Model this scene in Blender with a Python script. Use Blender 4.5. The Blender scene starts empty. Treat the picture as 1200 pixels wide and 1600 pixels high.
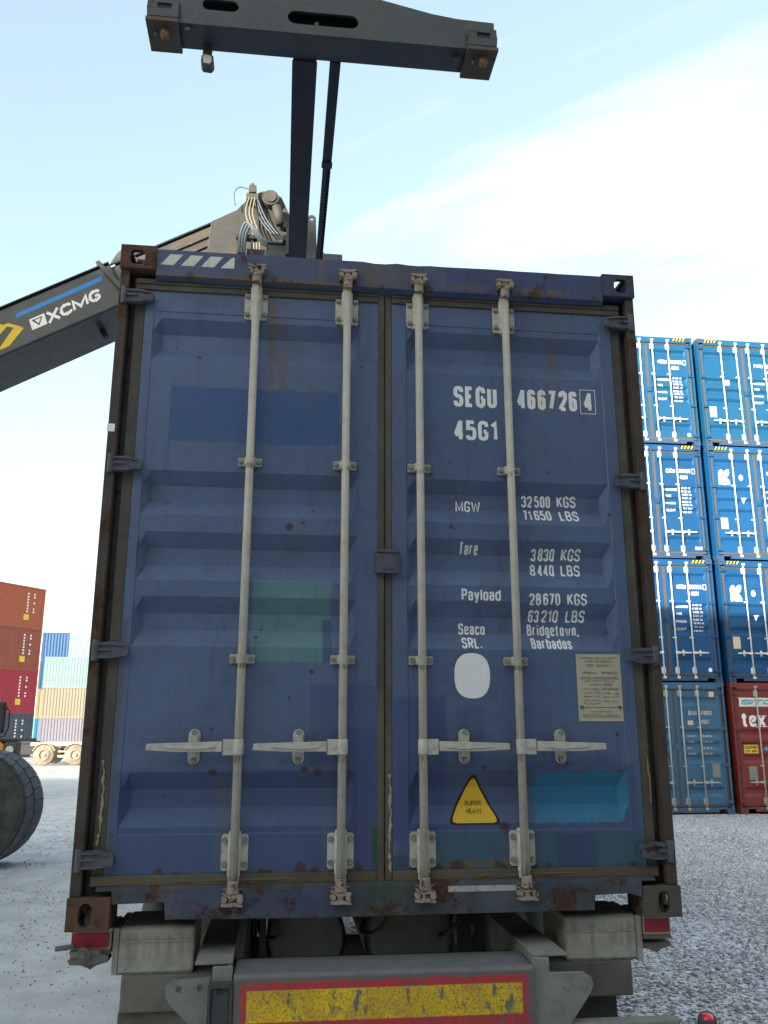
import bpy, bmesh, math, random
from mathutils import Vector, Matrix, noise as mnoise
rnd = random.Random(7)
R = math.radians
G = 1.09                      # height of the container floor line above the ground

# ------------------------------------------------------------------ camera, sky, sun, exposure
sc = bpy.context.scene
C = sc.collection
cam = bpy.data.objects.new('camera', bpy.data.cameras.new('camera')); C.objects.link(cam)
cam.data.sensor_fit = 'HORIZONTAL'; cam.data.sensor_width = 36.0; cam.data.lens = 1350 / 1200 * 36.0
cam.data.clip_start = 0.05; cam.data.clip_end = 2000
cam.location = (-0.438, -3.654, G + 0.741)
cam.matrix_world = (Matrix.Translation(cam.location) @ Matrix.Rotation(R(-6.70), 4, 'Z') @ Matrix.Rotation(R(14.12), 4, 'X')
                    @ Matrix.Rotation(R(-0.02), 4, 'Y') @ Matrix.Rotation(R(90), 4, 'X'))
sc.camera = cam
SUN_EL, SUN_AZ = 12.0, 40.0   # light travels towards +y turned SUN_AZ degrees towards +x
world = bpy.data.worlds.new('World'); sc.world = world; world.use_nodes = True
def build_world():
    nt = world.node_tree; nt.nodes.clear(); N = nt.nodes.new; Lk = nt.links.new
    out = N('ShaderNodeOutputWorld'); bg = N('ShaderNodeBackground'); sky = N('ShaderNodeTexSky')
    sky.sky_type = 'NISHITA'; sky.sun_disc = False
    sky.sun_elevation = R(SUN_EL); sky.sun_rotation = R(SUN_AZ + 180)
    sky.altitude = 0; sky.air_density = 1.0; sky.dust_density = 1.6; sky.ozone_density = 1.0
    tc = N('ShaderNodeTexCoord'); sep = N('ShaderNodeSeparateXYZ'); Lk(tc.outputs['Generated'], sep.inputs[0])
    def m(op, a, b=None, c=None, clamp=False):
        n = N('ShaderNodeMath'); n.operation = op; n.use_clamp = clamp
        for i, v in enumerate((a, b, c)):
            if v is None: continue
            if isinstance(v, (int, float)): n.inputs[i].default_value = v
            else: Lk(v, n.inputs[i])
        return n.outputs[0]
    # high thin cloud: direction projected on a cloud layer
    zz = m('MAXIMUM', sep.outputs[2], 0.04); zz = m('ADD', zz, 0.12)
    u = m('DIVIDE', sep.outputs[0], zz); v = m('DIVIDE', sep.outputs[1], zz)
    cmb = N('ShaderNodeCombineXYZ'); Lk(u, cmb.inputs[0]); Lk(v, cmb.inputs[1])
    mp = N('ShaderNodeMapping'); mp.inputs['Scale'].default_value = (0.55, 1.8, 1)
    mp.inputs['Location'].default_value = (0.35, 0.9, 0)
    mr0 = N('ShaderNodeMapping'); mr0.inputs['Rotation'].default_value = (0, 0, R(38)); Lk(cmb.outputs[0], mr0.inputs[0]); Lk(mr0.outputs[0], mp.inputs[0])
    n1 = N('ShaderNodeTexNoise'); n1.inputs['Scale'].default_value = 1.5; n1.inputs['Detail'].default_value = 7; n1.inputs['Roughness'].default_value = .58
    n1.inputs['Distortion'].default_value = .9; Lk(mp.outputs[0], n1.inputs['Vector'])
    n2 = N('ShaderNodeTexNoise'); n2.inputs['Scale'].default_value = .55; n2.inputs['Detail'].default_value = 2; Lk(cmb.outputs[0], n2.inputs['Vector'])
    side = m('MULTIPLY_ADD', u, 0.24, 0.0)
    s = m('ADD', m('MULTIPLY', n1.outputs[0], 1.1), m('MULTIPLY', n2.outputs[0], .5)); s = m('ADD', s, side)
    mr = N('ShaderNodeMapRange'); mr.interpolation_type = 'SMOOTHSTEP'; Lk(s, mr.inputs[0])
    mr.inputs[1].default_value = .83; mr.inputs[2].default_value = 1.10; mr.inputs[4].default_value = .92
    hz = m('POWER', m('SUBTRACT', 1.0, sep.outputs[2], clamp=True), 5.0)
    tint = N('ShaderNodeMix'); tint.data_type = 'RGBA'; tint.blend_type = 'MULTIPLY'; tint.inputs[0].default_value = 1
    Lk(sky.outputs[0], tint.inputs[6]); tint.inputs[7].default_value = (1.02, 1.0, 0.90, 1)
    mixh = N('ShaderNodeMix'); mixh.data_type = 'RGBA'; Lk(m('MULTIPLY_ADD', hz, .42, .34), mixh.inputs[0]); Lk(tint.outputs[2], mixh.inputs[6]); mixh.inputs[7].default_value = (1.28, 1.46, 1.52, 1)
    mixc = N('ShaderNodeMix'); mixc.data_type = 'RGBA'; Lk(mr.outputs[0], mixc.inputs[0]); Lk(mixh.outputs[2], mixc.inputs[6]); mixc.inputs[7].default_value = (1.95, 1.95, 1.95, 1)
    Lk(mixc.outputs[2], bg.inputs[0]); bg.inputs[1].default_value = 0.10; Lk(bg.outputs[0], out.inputs[0])
build_world()
sun = bpy.data.objects.new('sun', bpy.data.lights.new('sun', 'SUN')); C.objects.link(sun)
sun.data.energy = 1.9; sun.data.angle = R(0.6); sun.data.color = (1.0, 0.91, 0.79)
_d = Vector((math.sin(R(SUN_AZ)) * math.cos(R(SUN_EL)), math.cos(R(SUN_AZ)) * math.cos(R(SUN_EL)), -math.sin(R(SUN_EL))))
sun.rotation_euler = _d.to_track_quat('-Z', 'Y').to_euler(); sun.location = (-20, -20, 30)
sc.view_settings.view_transform = 'Standard'; sc.view_settings.look = 'None'
sc.view_settings.gamma = 1.0; sc.view_settings.use_curve_mapping = False
sc.view_settings.exposure = 2.70

# ------------------------------------------------------------------ shader helpers
class NT:
    def __init__(s, name):
        s.m = bpy.data.materials.new(name); s.m.use_nodes = True; s.t = s.m.node_tree
        s.t.nodes.clear()
        s.out = s.n('ShaderNodeOutputMaterial'); s.b = s.n('ShaderNodeBsdfPrincipled'); s.l(s.b.outputs[0], s.out.inputs[0])
        s.tc = s.n('ShaderNodeTexCoord'); s.P = s.tc.outputs['Object']
        sp = s.n('ShaderNodeSeparateXYZ'); s.l(s.P, sp.inputs[0]); s.x, s.y, s.z = sp.outputs
    def n(s, k): return s.t.nodes.new(k)
    def l(s, a, b): s.t.links.new(a, b)
    def put(s, v, sock):
        if isinstance(v, (int, float)): sock.default_value = v
        elif isinstance(v, tuple): sock.default_value = v if len(v) == 4 else (*v, 1)
        else: s.l(v, sock)
    def ma(s, op, a, b=None, c=None, clamp=False):
        n = s.n('ShaderNodeMath'); n.operation = op; n.use_clamp = clamp
        for i, v in enumerate((a, b, c)):
            if v is not None: s.put(v, n.inputs[i])
        return n.outputs[0]
    def mix(s, f, a, b, mode='MIX'):
        n = s.n('ShaderNodeMix'); n.data_type = 'RGBA'; n.blend_type = mode
        s.put(f, n.inputs[0]); s.put(a, n.inputs[6]); s.put(b, n.inputs[7]); return n.outputs[2]
    def noise(s, scale, detail=3, rough=.55, vec=None, stretch=None, off=None):
        v = vec or s.P
        if stretch or off:
            mp = s.n('ShaderNodeMapping'); s.l(v, mp.inputs[0])
            if stretch: mp.inputs['Scale'].default_value = stretch
            if off: mp.inputs['Location'].default_value = off
            v = mp.outputs[0]
        n = s.n('ShaderNodeTexNoise'); n.inputs['Scale'].default_value = scale; n.inputs['Detail'].default_value = detail
        n.inputs['Roughness'].default_value = rough; s.l(v, n.inputs['Vector']); return n.outputs[0]
    def ramp(s, v, a, b, lo=0., hi=1.):
        n = s.n('ShaderNodeMapRange'); n.interpolation_type = 'SMOOTHSTEP'; s.put(v, n.inputs[0])
        n.inputs[1].default_value = a; n.inputs[2].default_value = b; n.inputs[3].default_value = lo; n.inputs[4].default_value = hi
        return n.outputs[0]
    def rect(s, x0, x1, z0, z1, amp=.01, soft=.004, nz=None):
        d = s.ma('MINIMUM', s.ma('MINIMUM', s.ma('SUBTRACT', s.x, x0), s.ma('SUBTRACT', x1, s.x)),
                 s.ma('MINIMUM', s.ma('SUBTRACT', s.z, z0), s.ma('SUBTRACT', z1, s.z)))
        if nz is not None: d = s.ma('ADD', d, s.ma('MULTIPLY', s.ma('SUBTRACT', nz, .5), amp))
        return s.ramp(d, 0, soft)
    def dot(s, x, z, r, nz, sx=1.0):
        dx = s.ma('MULTIPLY', s.ma('SUBTRACT', s.x, x), sx); dz = s.ma('SUBTRACT', s.z, z)
        d = s.ma('SQRT', s.ma('ADD', s.ma('MULTIPLY', dx, dx), s.ma('MULTIPLY', dz, dz)))
        d = s.ma('ADD', d, s.ma('MULTIPLY', s.ma('SUBTRACT', nz, .5), r * 1.6))
        return s.ramp(d, r * .5, r, 1, 0)
    def bump(s, h, strength=.3, dist=.01):
        n = s.n('ShaderNodeBump'); n.inputs['Strength'].default_value = strength; n.inputs['Distance'].default_value = dist
        s.l(h, n.inputs['Height']); s.l(n.outputs[0], s.b.inputs['Normal'])
    def done(s, col, rough=.5, metal=0., spec=.4):
        s.put(col, s.b.inputs['Base Color']); s.put(rough, s.b.inputs['Roughness']); s.put(metal, s.b.inputs['Metallic'])
        s.b.inputs['Specular IOR Level'].default_value = spec; return s.m

RUST = (.085, .035, .014)
GRIME = (.045, .038, .028)
_mc = {}
def paint(name, col, rough=.5, var=.18, streak=.25, rust=.0, grime=.3, gcol=GRIME, patches=(), dots=(), rects=(), spec=.4, bump=.15, metal=0, scale=1., spots=0., dust=0., dustcol=(.33, .30, .25), gain=1., dent=0.):
    if name in _mc: return _mc[name]
    if gain != 1: col = tuple(v * gain for v in col); patches = [(a, b, c_, d, tuple(v * gain for v in pc), e, f, g) for (a, b, c_, d, pc, e, f, g) in patches]; dustcol = tuple(v * gain for v in dustcol)
    t = NT(name)
    oi = t.n('ShaderNodeObjectInfo'); va = t.n('ShaderNodeVectorMath'); va.operation = 'MULTIPLY_ADD'; t.l(oi.outputs['Random'], va.inputs[0]); va.inputs[1].default_value = (31, 17, 23); t.l(t.P, va.inputs[2]); t.P = va.outputs[0]
    big = t.noise(1.7 * scale, 4, .6); fine = t.noise(38 * scale, 3, .6); edge = t.noise(22, 4, .7); med = t.noise(7 * scale, 5, .65, off=(3, 1, 7))
    st = t.noise(1.0 * scale, 5, .7, stretch=(26, 26, 1.3))
    c = t.mix(t.ma('MULTIPLY', t.ramp(big, .3, .7), var), col, tuple(min(1, v * 1.55 + .01) for v in col))
    c = t.mix(t.ma('MULTIPLY', t.ramp(fine, .35, .75), var * .8), c, tuple(v * .6 for v in col))
    roll = t.noise(3.2, 6, .75, stretch=(1, 1, 3.2), off=(2, 8, 1)) if patches else None
    for (x0, x1, z0, z1, pc, amp, soft, f) in patches:
        mk = t.rect(x0, x1, z0, z1, amp, soft, edge)
        pv = t.mix(t.ma('MULTIPLY', t.ramp(med, .3, .7), var), pc, tuple(min(1, v * 1.5 + .005) for v in pc))
        c = t.mix(t.ma('MULTIPLY', mk, t.ma('MULTIPLY', t.ramp(roll, .25, .50, .62, 1.), f)), c, pv)
    if streak: c = t.mix(t.ma('MULTIPLY', t.ramp(st, .52, .78), streak), c, gcol)
    if grime: c = t.mix(t.ma('MULTIPLY', t.ramp(med, .45, .75), grime), c, gcol)
    if dust: c = t.mix(t.ma('MULTIPLY', t.ramp(t.noise(2.3 * scale, 6, .7, off=(9, 2, 4)), .35, .7), dust), c, dustcol)
    rm = None
    for (x0, x1, z0, z1, amp, soft, f) in rects:      # rusty runs and stains
        mk = t.ma('MULTIPLY', t.rect(x0, x1, z0, z1, amp, soft, edge), t.ma('MULTIPLY', t.ramp(st, .38, .62), f))
        c = t.mix(mk, c, (.15, .095, .03))
    for (x, z, r) in dots:
        mk = t.dot(x, z, r, edge); c = t.mix(t.ma('MULTIPLY', mk, .85), c, (.06, .032, .016))
        run = t.rect(x - r * .5, x + r * .5, z - r * 7, z, r, r * .8, edge); c = t.mix(t.ma('MULTIPLY', run, .35), c, (.12, .08, .035))
    if spots:
        sp = t.ramp(t.noise(16 * scale, 6, .75, off=(5, 5, 5)), .72 - spots * .1, .76 - spots * .1)
        c = t.mix(t.ma('MULTIPLY', sp, .8), c, (.05, .03, .02))
    if rust:
        rn = t.noise(5.5 * scale, 7, .72, off=(11, 4, 2)); rm = t.ramp(rn, .66 - rust * .32, .74 - rust * .30)
        rc = t.mix(t.ramp(fine, .3, .7), RUST, (.035, .02, .013)); c = t.mix(rm, c, rc)
    h = t.ma('ADD', t.ma('ADD', t.ma('MULTIPLY', fine, .35), med), t.ma('MULTIPLY', big, dent))
    if rm: h = t.ma('ADD', h, t.ma('MULTIPLY', rm, .7))
    t.bump(h, bump, .006)
    r_ = t.ma('ADD', t.ma('MULTIPLY', t.ramp(med, .3, .7), .2), rough - .08)
    if rm: r_ = t.mix(rm, r_, (.9, .9, .9))
    _mc[name] = t.done(c, r_, metal, spec); return _mc[name]

def flat(name, col, rough=.6, var=.1, emit=None, spec=.4):
    if name in _mc: return _mc[name]
    t = NT(name); f = t.noise(30, 4, .7)
    c = t.mix(t.ma('MULTIPLY', t.ramp(f, .35, .75), var), col, tuple(v * .4 for v in col))
    _mc[name] = t.done(c, rough, 0, spec); return _mc[name]

# ------------------------------------------------------------------ mesh helpers
class MB:
    def __init__(s): s.v = []; s.f = []; s.sm = []
    def add(s, vs, fs, smooth=False):
        o = len(s.v); s.v += [tuple(v) for v in vs]; s.f += [tuple(i + o for i in f) for f in fs]; s.sm += [smooth] * len(fs); return s
    def box(s, x0, x1, y0, y1, z0, z1):
        s.add([(x, y, z) for z in (z0, z1) for y in (y0, y1) for x in (x0, x1)],
              [(0, 2, 3, 1), (4, 5, 7, 6), (0, 1, 5, 4), (2, 6, 7, 3), (0, 4, 6, 2), (1, 3, 7, 5)]); return s
    def prism(s, pts, axis, a, b):
        n = len(pts)
        def P(p, t):
            return {'x': (t, p[0], p[1]), 'y': (p[0], t, p[1]), 'z': (p[0], p[1], t)}[axis]
        vs = [P(p, a) for p in pts] + [P(p, b) for p in pts]
        fs = [tuple(range(n)), tuple(range(2 * n - 1, n - 1, -1))] + [(i, i + n, (i + 1) % n + n, (i + 1) % n) for i in range(n)]
        s.add(vs, fs); return s
    def cyl(s, p0, p1, r, n=14, r2=None, caps=True):
        p0, p1 = Vector(p0), Vector(p1); d = (p1 - p0).normalized(); a = d.orthogonal().normalized(); b = d.cross(a); r2 = r if r2 is None else r2
        vs = []
        for p, q in ((p0, r), (p1, r2)):
            for i in range(n):
                t = 2 * math.pi * i / n; vs.append(p + (a * math.cos(t) + b * math.sin(t)) * q)
        s.add(vs, [(i, (i + 1) % n, (i + 1) % n + n, i + n) for i in range(n)], True)
        if caps: s.add(vs, [tuple(range(n - 1, -1, -1)), tuple(range(n, 2 * n))])
        return s
    def tube(s, path, r, n=8):
        pts = [Vector(p) for p in path]; vs = []; a = None
        for k, p in enumerate(pts):
            d = (pts[min(k + 1, len(pts) - 1)] - pts[max(k - 1, 0)]).normalized()
            if a is None: a = d.orthogonal().normalized()
            a = (a - d * a.dot(d)).normalized(); b = d.cross(a)
            for i in range(n):
                t = 2 * math.pi * i / n; vs.append(p + (a * math.cos(t) + b * math.sin(t)) * (r[k] if isinstance(r, list) else r))
        fs = [(k * n + i, k * n + (i + 1) % n, (k + 1) * n + (i + 1) % n, (k + 1) * n + i) for k in range(len(pts) - 1) for i in range(n)]
        s.add(vs, fs, True); m = len(vs); s.add(vs, [tuple(range(n - 1, -1, -1)), tuple(range(m - n, m))]); return s
    def lathe(s, prof, axis_p, axis_d, n=32):
        o = Vector(axis_p); d = Vector(axis_d).normalized(); a = d.orthogonal().normalized(); b = d.cross(a); vs = []
        for (h, r) in prof:
            for i in range(n):
                t = 2 * math.pi * i / n; vs.append(o + d * h + (a * math.cos(t) + b * math.sin(t)) * r)
        s.add(vs, [(k * n + i, k * n + (i + 1) % n, (k + 1) * n + (i + 1) % n, (k + 1) * n + i) for k in range(len(prof) - 1) for i in range(n)], True); return s
    def mesh(s, name):
        me = bpy.data.meshes.new(name); me.from_pydata(s.v, [], s.f); me.polygons.foreach_set('use_smooth', s.sm); me.update()
        bm = bmesh.new(); bm.from_mesh(me); bmesh.ops.remove_doubles(bm, verts=bm.verts, dist=1e-6 if name == 'lettering' else 1e-5); bmesh.ops.recalc_face_normals(bm, faces=bm.faces); bm.to_mesh(me); bm.free(); return me
def link(name, me, mat, parent=None, bevel=0, loc=None):
    o = bpy.data.objects.new(name, me); C.objects.link(o)
    if mat and not me.materials: me.materials.append(mat)
    if parent: o.parent = parent
    if loc: o.location = loc
    if bevel:
        b = o.modifiers.new('bevel', 'BEVEL'); b.width = bevel; b.segments = 2; b.limit_method = 'ANGLE'; b.angle_limit = R(35)
    return o
def B(name, mb, mat, parent=None, bevel=0, loc=None): return link(name, mb.mesh(name), mat, parent, bevel, loc)
def tag(o, label=None, cat=None, group=None, kind=None):
    if label: o['label'] = label
    if cat: o['category'] = cat
    if group: o['group'] = group
    if kind: o['kind'] = kind
    return o
def thing(name, label, cat, loc=(0, 0, 0), rotz=0, group=None):
    o = bpy.data.objects.new(name, None); C.objects.link(o); o.location = loc; o.rotation_euler = (0, 0, rotz); o.empty_display_size = .2
    return tag(o, label, cat, group)
def copy_tree(o, parent=None):
    c = o.copy(); C.objects.link(c)
    if parent: c.parent = parent
    for ch in list(o.children): copy_tree(ch, c)
    return c
def curve_mesh(name, splines, depth):
    """flat plate with holes in the local XZ plane, thickness +-depth along y"""
    cu = bpy.data.curves.new(name, 'CURVE'); cu.dimensions = '2D'; cu.fill_mode = 'BOTH'; cu.extrude = depth
    for pts in splines:
        sp = cu.splines.new('POLY'); sp.points.add(len(pts) - 1); sp.use_cyclic_u = True
        for i, p in enumerate(pts): sp.points[i].co = (p[0], p[1], 0, 1)
    o = bpy.data.objects.new(name, cu); me = bpy.data.meshes.new_from_object(o); bpy.data.objects.remove(o); bpy.data.curves.remove(cu)
    me.transform(Matrix.Rotation(R(90), 4, 'X')); me.name = name; return me
def oval(cx, cz, rx, rz, n=20, square=0):
    p = []
    for i in range(n):
        t = 2 * math.pi * i / n; c, s_ = math.cos(t), math.sin(t)
        k = 1 if not square else (abs(c) ** square + abs(s_) ** square) ** (-1 / square)
        p.append((cx + rx * c * k, cz + rz * s_ * k))
    return p
def slot(x0, x1, z0, z1, n=8):
    if (x1 - x0) > (z1 - z0):
        r = (z1 - z0) / 2; cz = (z0 + z1) / 2
        return [(x1 - r + r * math.cos(R(-90 + 180 * i / n)), cz + r * math.sin(R(-90 + 180 * i / n))) for i in range(n + 1)] + \
               [(x0 + r + r * math.cos(R(90 + 180 * i / n)), cz + r * math.sin(R(90 + 180 * i / n))) for i in range(n + 1)]
    r = (x1 - x0) / 2; cx = (x0 + x1) / 2
    return [(cx + r * math.cos(R(180 * i / n)), z1 - r + r * math.sin(R(180 * i / n))) for i in range(n + 1)] + \
           [(cx + r * math.cos(R(180 + 180 * i / n)), z0 + r + r * math.sin(R(180 + 180 * i / n))) for i in range(n + 1)]
# condensed stencil-gothic stroke lettering; (points, rounded, closed) in a 0..1 box
GLY = {
'0': [([(0,0),(1,0),(1,1),(0,1)],1,1)], '1': [([(.0,.78),(.9,1),(.9,0)],0,0)],
'2': [([(0,.74),(0,1),(1,1),(1,.60),(0,.08),(0,0)],1,0),([(0,0),(1,0)],0,0)],
'3': [([(0,.78),(0,1),(1,1),(1,.53),(.35,.53)],1,0),([(.35,.53),(1,.53),(1,0),(0,0),(0,.22)],1,0)],
'4': [([(.74,-.07),(.74,1.07)],0,0),([(.70,1.0),(0,.24)],0,0),([(-.05,.22),(1.08,.22)],0,0)], '5': [([(.95,1),(.06,1),(.03,.50)],0,0),([(.03,.50),(.03,.62),(1,.62),(1,0),(0,0),(0,.2)],1,0)],
'6': [([(0,0),(1,0),(1,.60),(0,.60)],1,1),([(0,.35),(0,1),(1,1),(1,.80)],1,0)], '7': [([(0,1),(1,1),(.35,0)],0,0)],
'8': [([(0,0),(1,0),(1,.53),(0,.53)],1,1),([(.04,.53),(.96,.53),(.96,1),(.04,1)],1,1)], '9': [([(0,.40),(1,.40),(1,1),(0,1)],1,1),([(1,.65),(1,0),(0,0),(0,.2)],1,0)],
'A': [([(0,0),(.5,1),(1,0)],0,0),([(.18,.3),(.82,.3)],0,0)], 'B': [([(0,0),(0,1),(.9,1),(.9,.52),(0,.52)],2,0),([(0,0),(1,0),(1,.52),(.5,.52)],3,0)],
'C': [([(1,.74),(1,1),(0,1),(0,0),(1,0),(1,.26)],1,0)], 'D': [([(0,0),(0,1),(1,1),(1,0),(0,0)],4,0)], 'E': [([(1,1),(0,1),(0,0),(1,0)],0,0),([(0,.52),(.85,.52)],0,0)],
'F': [([(1,1),(0,1),(0,0)],0,0),([(0,.52),(.85,.52)],0,0)], 'G': [([(1,.74),(1,1),(0,1),(0,0),(1,0),(1,.44)],1,0),([(1,.46),(.55,.46)],0,0)],
'H': [([(0,0),(0,1)],0,0),([(1,0),(1,1)],0,0),([(0,.52),(1,.52)],0,0)], 'I': [([(0,0),(0,1)],0,0)], 'K': [([(0,0),(0,1)],0,0),([(1,1),(0,.40)],0,0),([(.32,.58),(1.03,0)],0,0)],
'L': [([(0,1),(0,0),(1,0)],0,0)], 'M': [([(0,0),(0,1),(.5,.12),(1,1),(1,0)],0,0)], 'N': [([(0,0),(0,1),(1,0),(1,1)],0,0)], 'O': [([(0,0),(1,0),(1,1),(0,1)],1,1)],
'P': [([(0,0),(0,1),(1,1),(1,.44),(0,.44)],2,0)], 'R': [([(0,0),(0,1),(1,1),(1,.48),(0,.48)],2,0),([(.5,.48),(1.03,0)],0,0)], 'S': [([(1,.76),(1,1),(0,1),(0,.54),(1,.50),(1,0),(0,0),(0,.24)],1,0)],
'T': [([(0,1),(1,1)],0,0),([(.5,1),(.5,0)],0,0)], 'U': [([(0,1),(0,0),(1,0),(1,1)],1,0)], 'V': [([(0,1),(.5,0),(1,1)],0,0)], 'W': [([(0,1),(.25,0),(.5,.85),(.75,0),(1,1)],0,0)],
'X': [([(-.1,-.12),(1.1,1.12)],0,0),([(-.1,1.12),(1.1,-.12)],0,0)], 'Y': [([(0,1),(.5,.45),(1,1)],0,0),([(.5,.45),(.5,0)],0,0)],
'a': [([(0,.58),(0,.74),(1,.74),(1,0)],1,0),([(1,.44),(0,.44),(0,0),(1,0)],1,0)], 'b': [([(0,1),(0,0)],0,0),([(0,0),(1,0),(1,.74),(0,.74)],1,1)],
'c': [([(1,.54),(1,.74),(0,.74),(0,0),(1,0),(1,.2)],1,0)], 'd': [([(1,1),(1,0)],0,0),([(0,0),(1,0),(1,.74),(0,.74)],1,1)], 'e': [([(0,.38),(1,.38),(1,.74),(0,.74),(0,0),(1,0),(1,.16)],1,0)],
'g': [([(0,.04),(1,.04),(1,.74),(0,.74)],1,1),([(1,.74),(1,-.24),(0,-.24)],1,0)], 'i': [([(0,0),(0,.74)],0,0),([(0,.88),(0,1.0)],0,0)], 'l': [([(0,0),(0,1)],0,0)],
'n': [([(0,0),(0,.74)],0,0),([(0,.5),(0,.74),(1,.74),(1,0)],1,0)], 'o': [([(0,0),(1,0),(1,.74),(0,.74)],1,1)], 'r': [([(0,0),(0,.74)],0,0),([(0,.45),(0,.74),(1,.74)],1,0)],
's': [([(1,.56),(1,.74),(0,.74),(0,.40),(1,.36),(1,0),(0,0),(0,.18)],1,0)], 't': [([(.35,1),(.35,0),(1,0)],1,0),([(-.3,.74),(1,.74)],0,0)], 'w': [([(0,.74),(.25,0),(.5,.68),(.75,0),(1,.74)],0,0)],
'x': [([(0,0),(1,.74)],0,0),([(0,.74),(1,0)],0,0)], 'y': [([(0,.74),(.52,.04)],0,0),([(1,.74),(.35,-.24),(.05,-.24)],0,0)],
'.': [([(0,0),(0,.12)],0,0)], ',': [([(.1,.12),(0,-.14)],0,0)], "'": [([(0,.8),(0,1)],0,0)], '"': [([(0,.8),(0,1)],0,0),([(1,.8),(1,1)],0,0)]}
GW = {'I': 0, 'l': 0, 'i': 0, '.': 0, ',': .04, "'": 0, '"': .12, '1': .20, 'M': .50, 'W': .62, 'w': .50, 't': .22, 'r': .22, 'c': .27, 's': .27, 'e': .29, 'a': .28, 'o': .29, 'n': .28, 'L': .28, 'E': .28, 'F': .28, 'T': .36, 'A': .38, 'y': .32, 'x': .3, 'g': .28}
def stroke_poly(P, closed, t):
    n = len(P); L = []; Rr = []
    for i in range(n):
        a = P[i - 1] if (i or closed) else None; b = P[(i + 1) % n] if (i < n - 1 or closed) else None; p = P[i]
        d1 = (p - a).normalized() if a is not None else None; d2 = (b - p).normalized() if b is not None else None
        d1 = d1 or d2; d2 = d2 or d1
        n1 = Vector((-d1.y, d1.x)); n2 = Vector((-d2.y, d2.x)); m = (n1 + n2)
        m = n1 if m.length < 1e-6 else m.normalized(); k = min(1.6, 1 / max(.35, m.dot(n1)))
        L.append(p + m * t / 2 * k); Rr.append(p - m * t / 2 * k)
    return L, Rr
def round_path(P, r, closed, mode):
    out = []; n = len(P)
    for i, p in enumerate(P):
        p = Vector(p); corner = (0 < i < n - 1) or closed
        if mode == 2: corner = i in (2, 3)
        if mode == 3: corner = i in (1, 2)
        if mode == 4: corner = i in (2, 3)
        if not corner or not mode: out.append(p); continue
        a, b = Vector(P[i - 1]), Vector(P[(i + 1) % n]); ra = min(r, (a - p).length * .5); rb = min(r, (b - p).length * .5)
        u = p + (a - p).normalized() * ra; v = p + (b - p).normalized() * rb
        for k in range(5):
            s = k / 4; out.append(u * (1 - s) ** 2 + p * 2 * s * (1 - s) + v * s * s)
    return out
def text_bm(mb, s, x0, x1, z0, z1, y, w=.0, cap=.0):
    h = z1 - z0; tw = .125 + w * 1.6; gap = .085 + tw; adv = []; tot = 0
    for c in s:
        g = .30 if c == ' ' else GW.get(c, .34); adv.append(g); tot += g
    ng = sum(1 for i in range(len(s) - 1)); need = (x1 - x0) / h - tw - gap * ng
    kx = need / tot if tot > 0 else 1
    if len(s) == 1: kx = ((x1 - x0) / h - tw) / max(tot, .01) if tot else 1
    if kx < .45 and len(s) > 1: kx = .45; gap = ((x1 - x0) / h - tw - tot * kx) / ng
    x = x0 + tw * h / 2; t = tw * h; ih = h - t; nst = 0
    for c, g in zip(s, adv):
        gw = g * kx * h
        for (pts, rm, cl) in GLY.get(c, []):
            P = [(x + px * (gw if gw else h * .3), z0 + t / 2 + pz * ih) for px, pz in pts]
            P = round_path(P, max(.5 * gw, .02 * h), cl, rm)
            L, Rr = stroke_poly(P, cl, t); n = len(P); o = y - nst * .00012; nst += 1
            m = n if cl else n - 1
            mb.add([(p.x, o, p.y) for p in L] + [(p.x, o, p.y) for p in Rr], [(i, (i + 1) % n, n + (i + 1) % n, n + i) for i in range(m)])
        x += gw + gap * h
def drape(mb, name, zs, yf, off):
    """cut flat lettering at the bends of the panel and lay it on the panel"""
    me = mb.mesh(name); bm = bmesh.new(); bm.from_mesh(me)
    for z in zs:
        g = bm.verts[:] + bm.edges[:] + bm.faces[:]
        bmesh.ops.bisect_plane(bm, geom=g, plane_co=(0, 0, z), plane_no=(0, 0, 1), dist=1e-5)
    for v in bm.verts: v.co.y = yf(v.co.x, v.co.z) - off + v.co.y
    bm.to_mesh(me); bm.free(); return me

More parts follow.
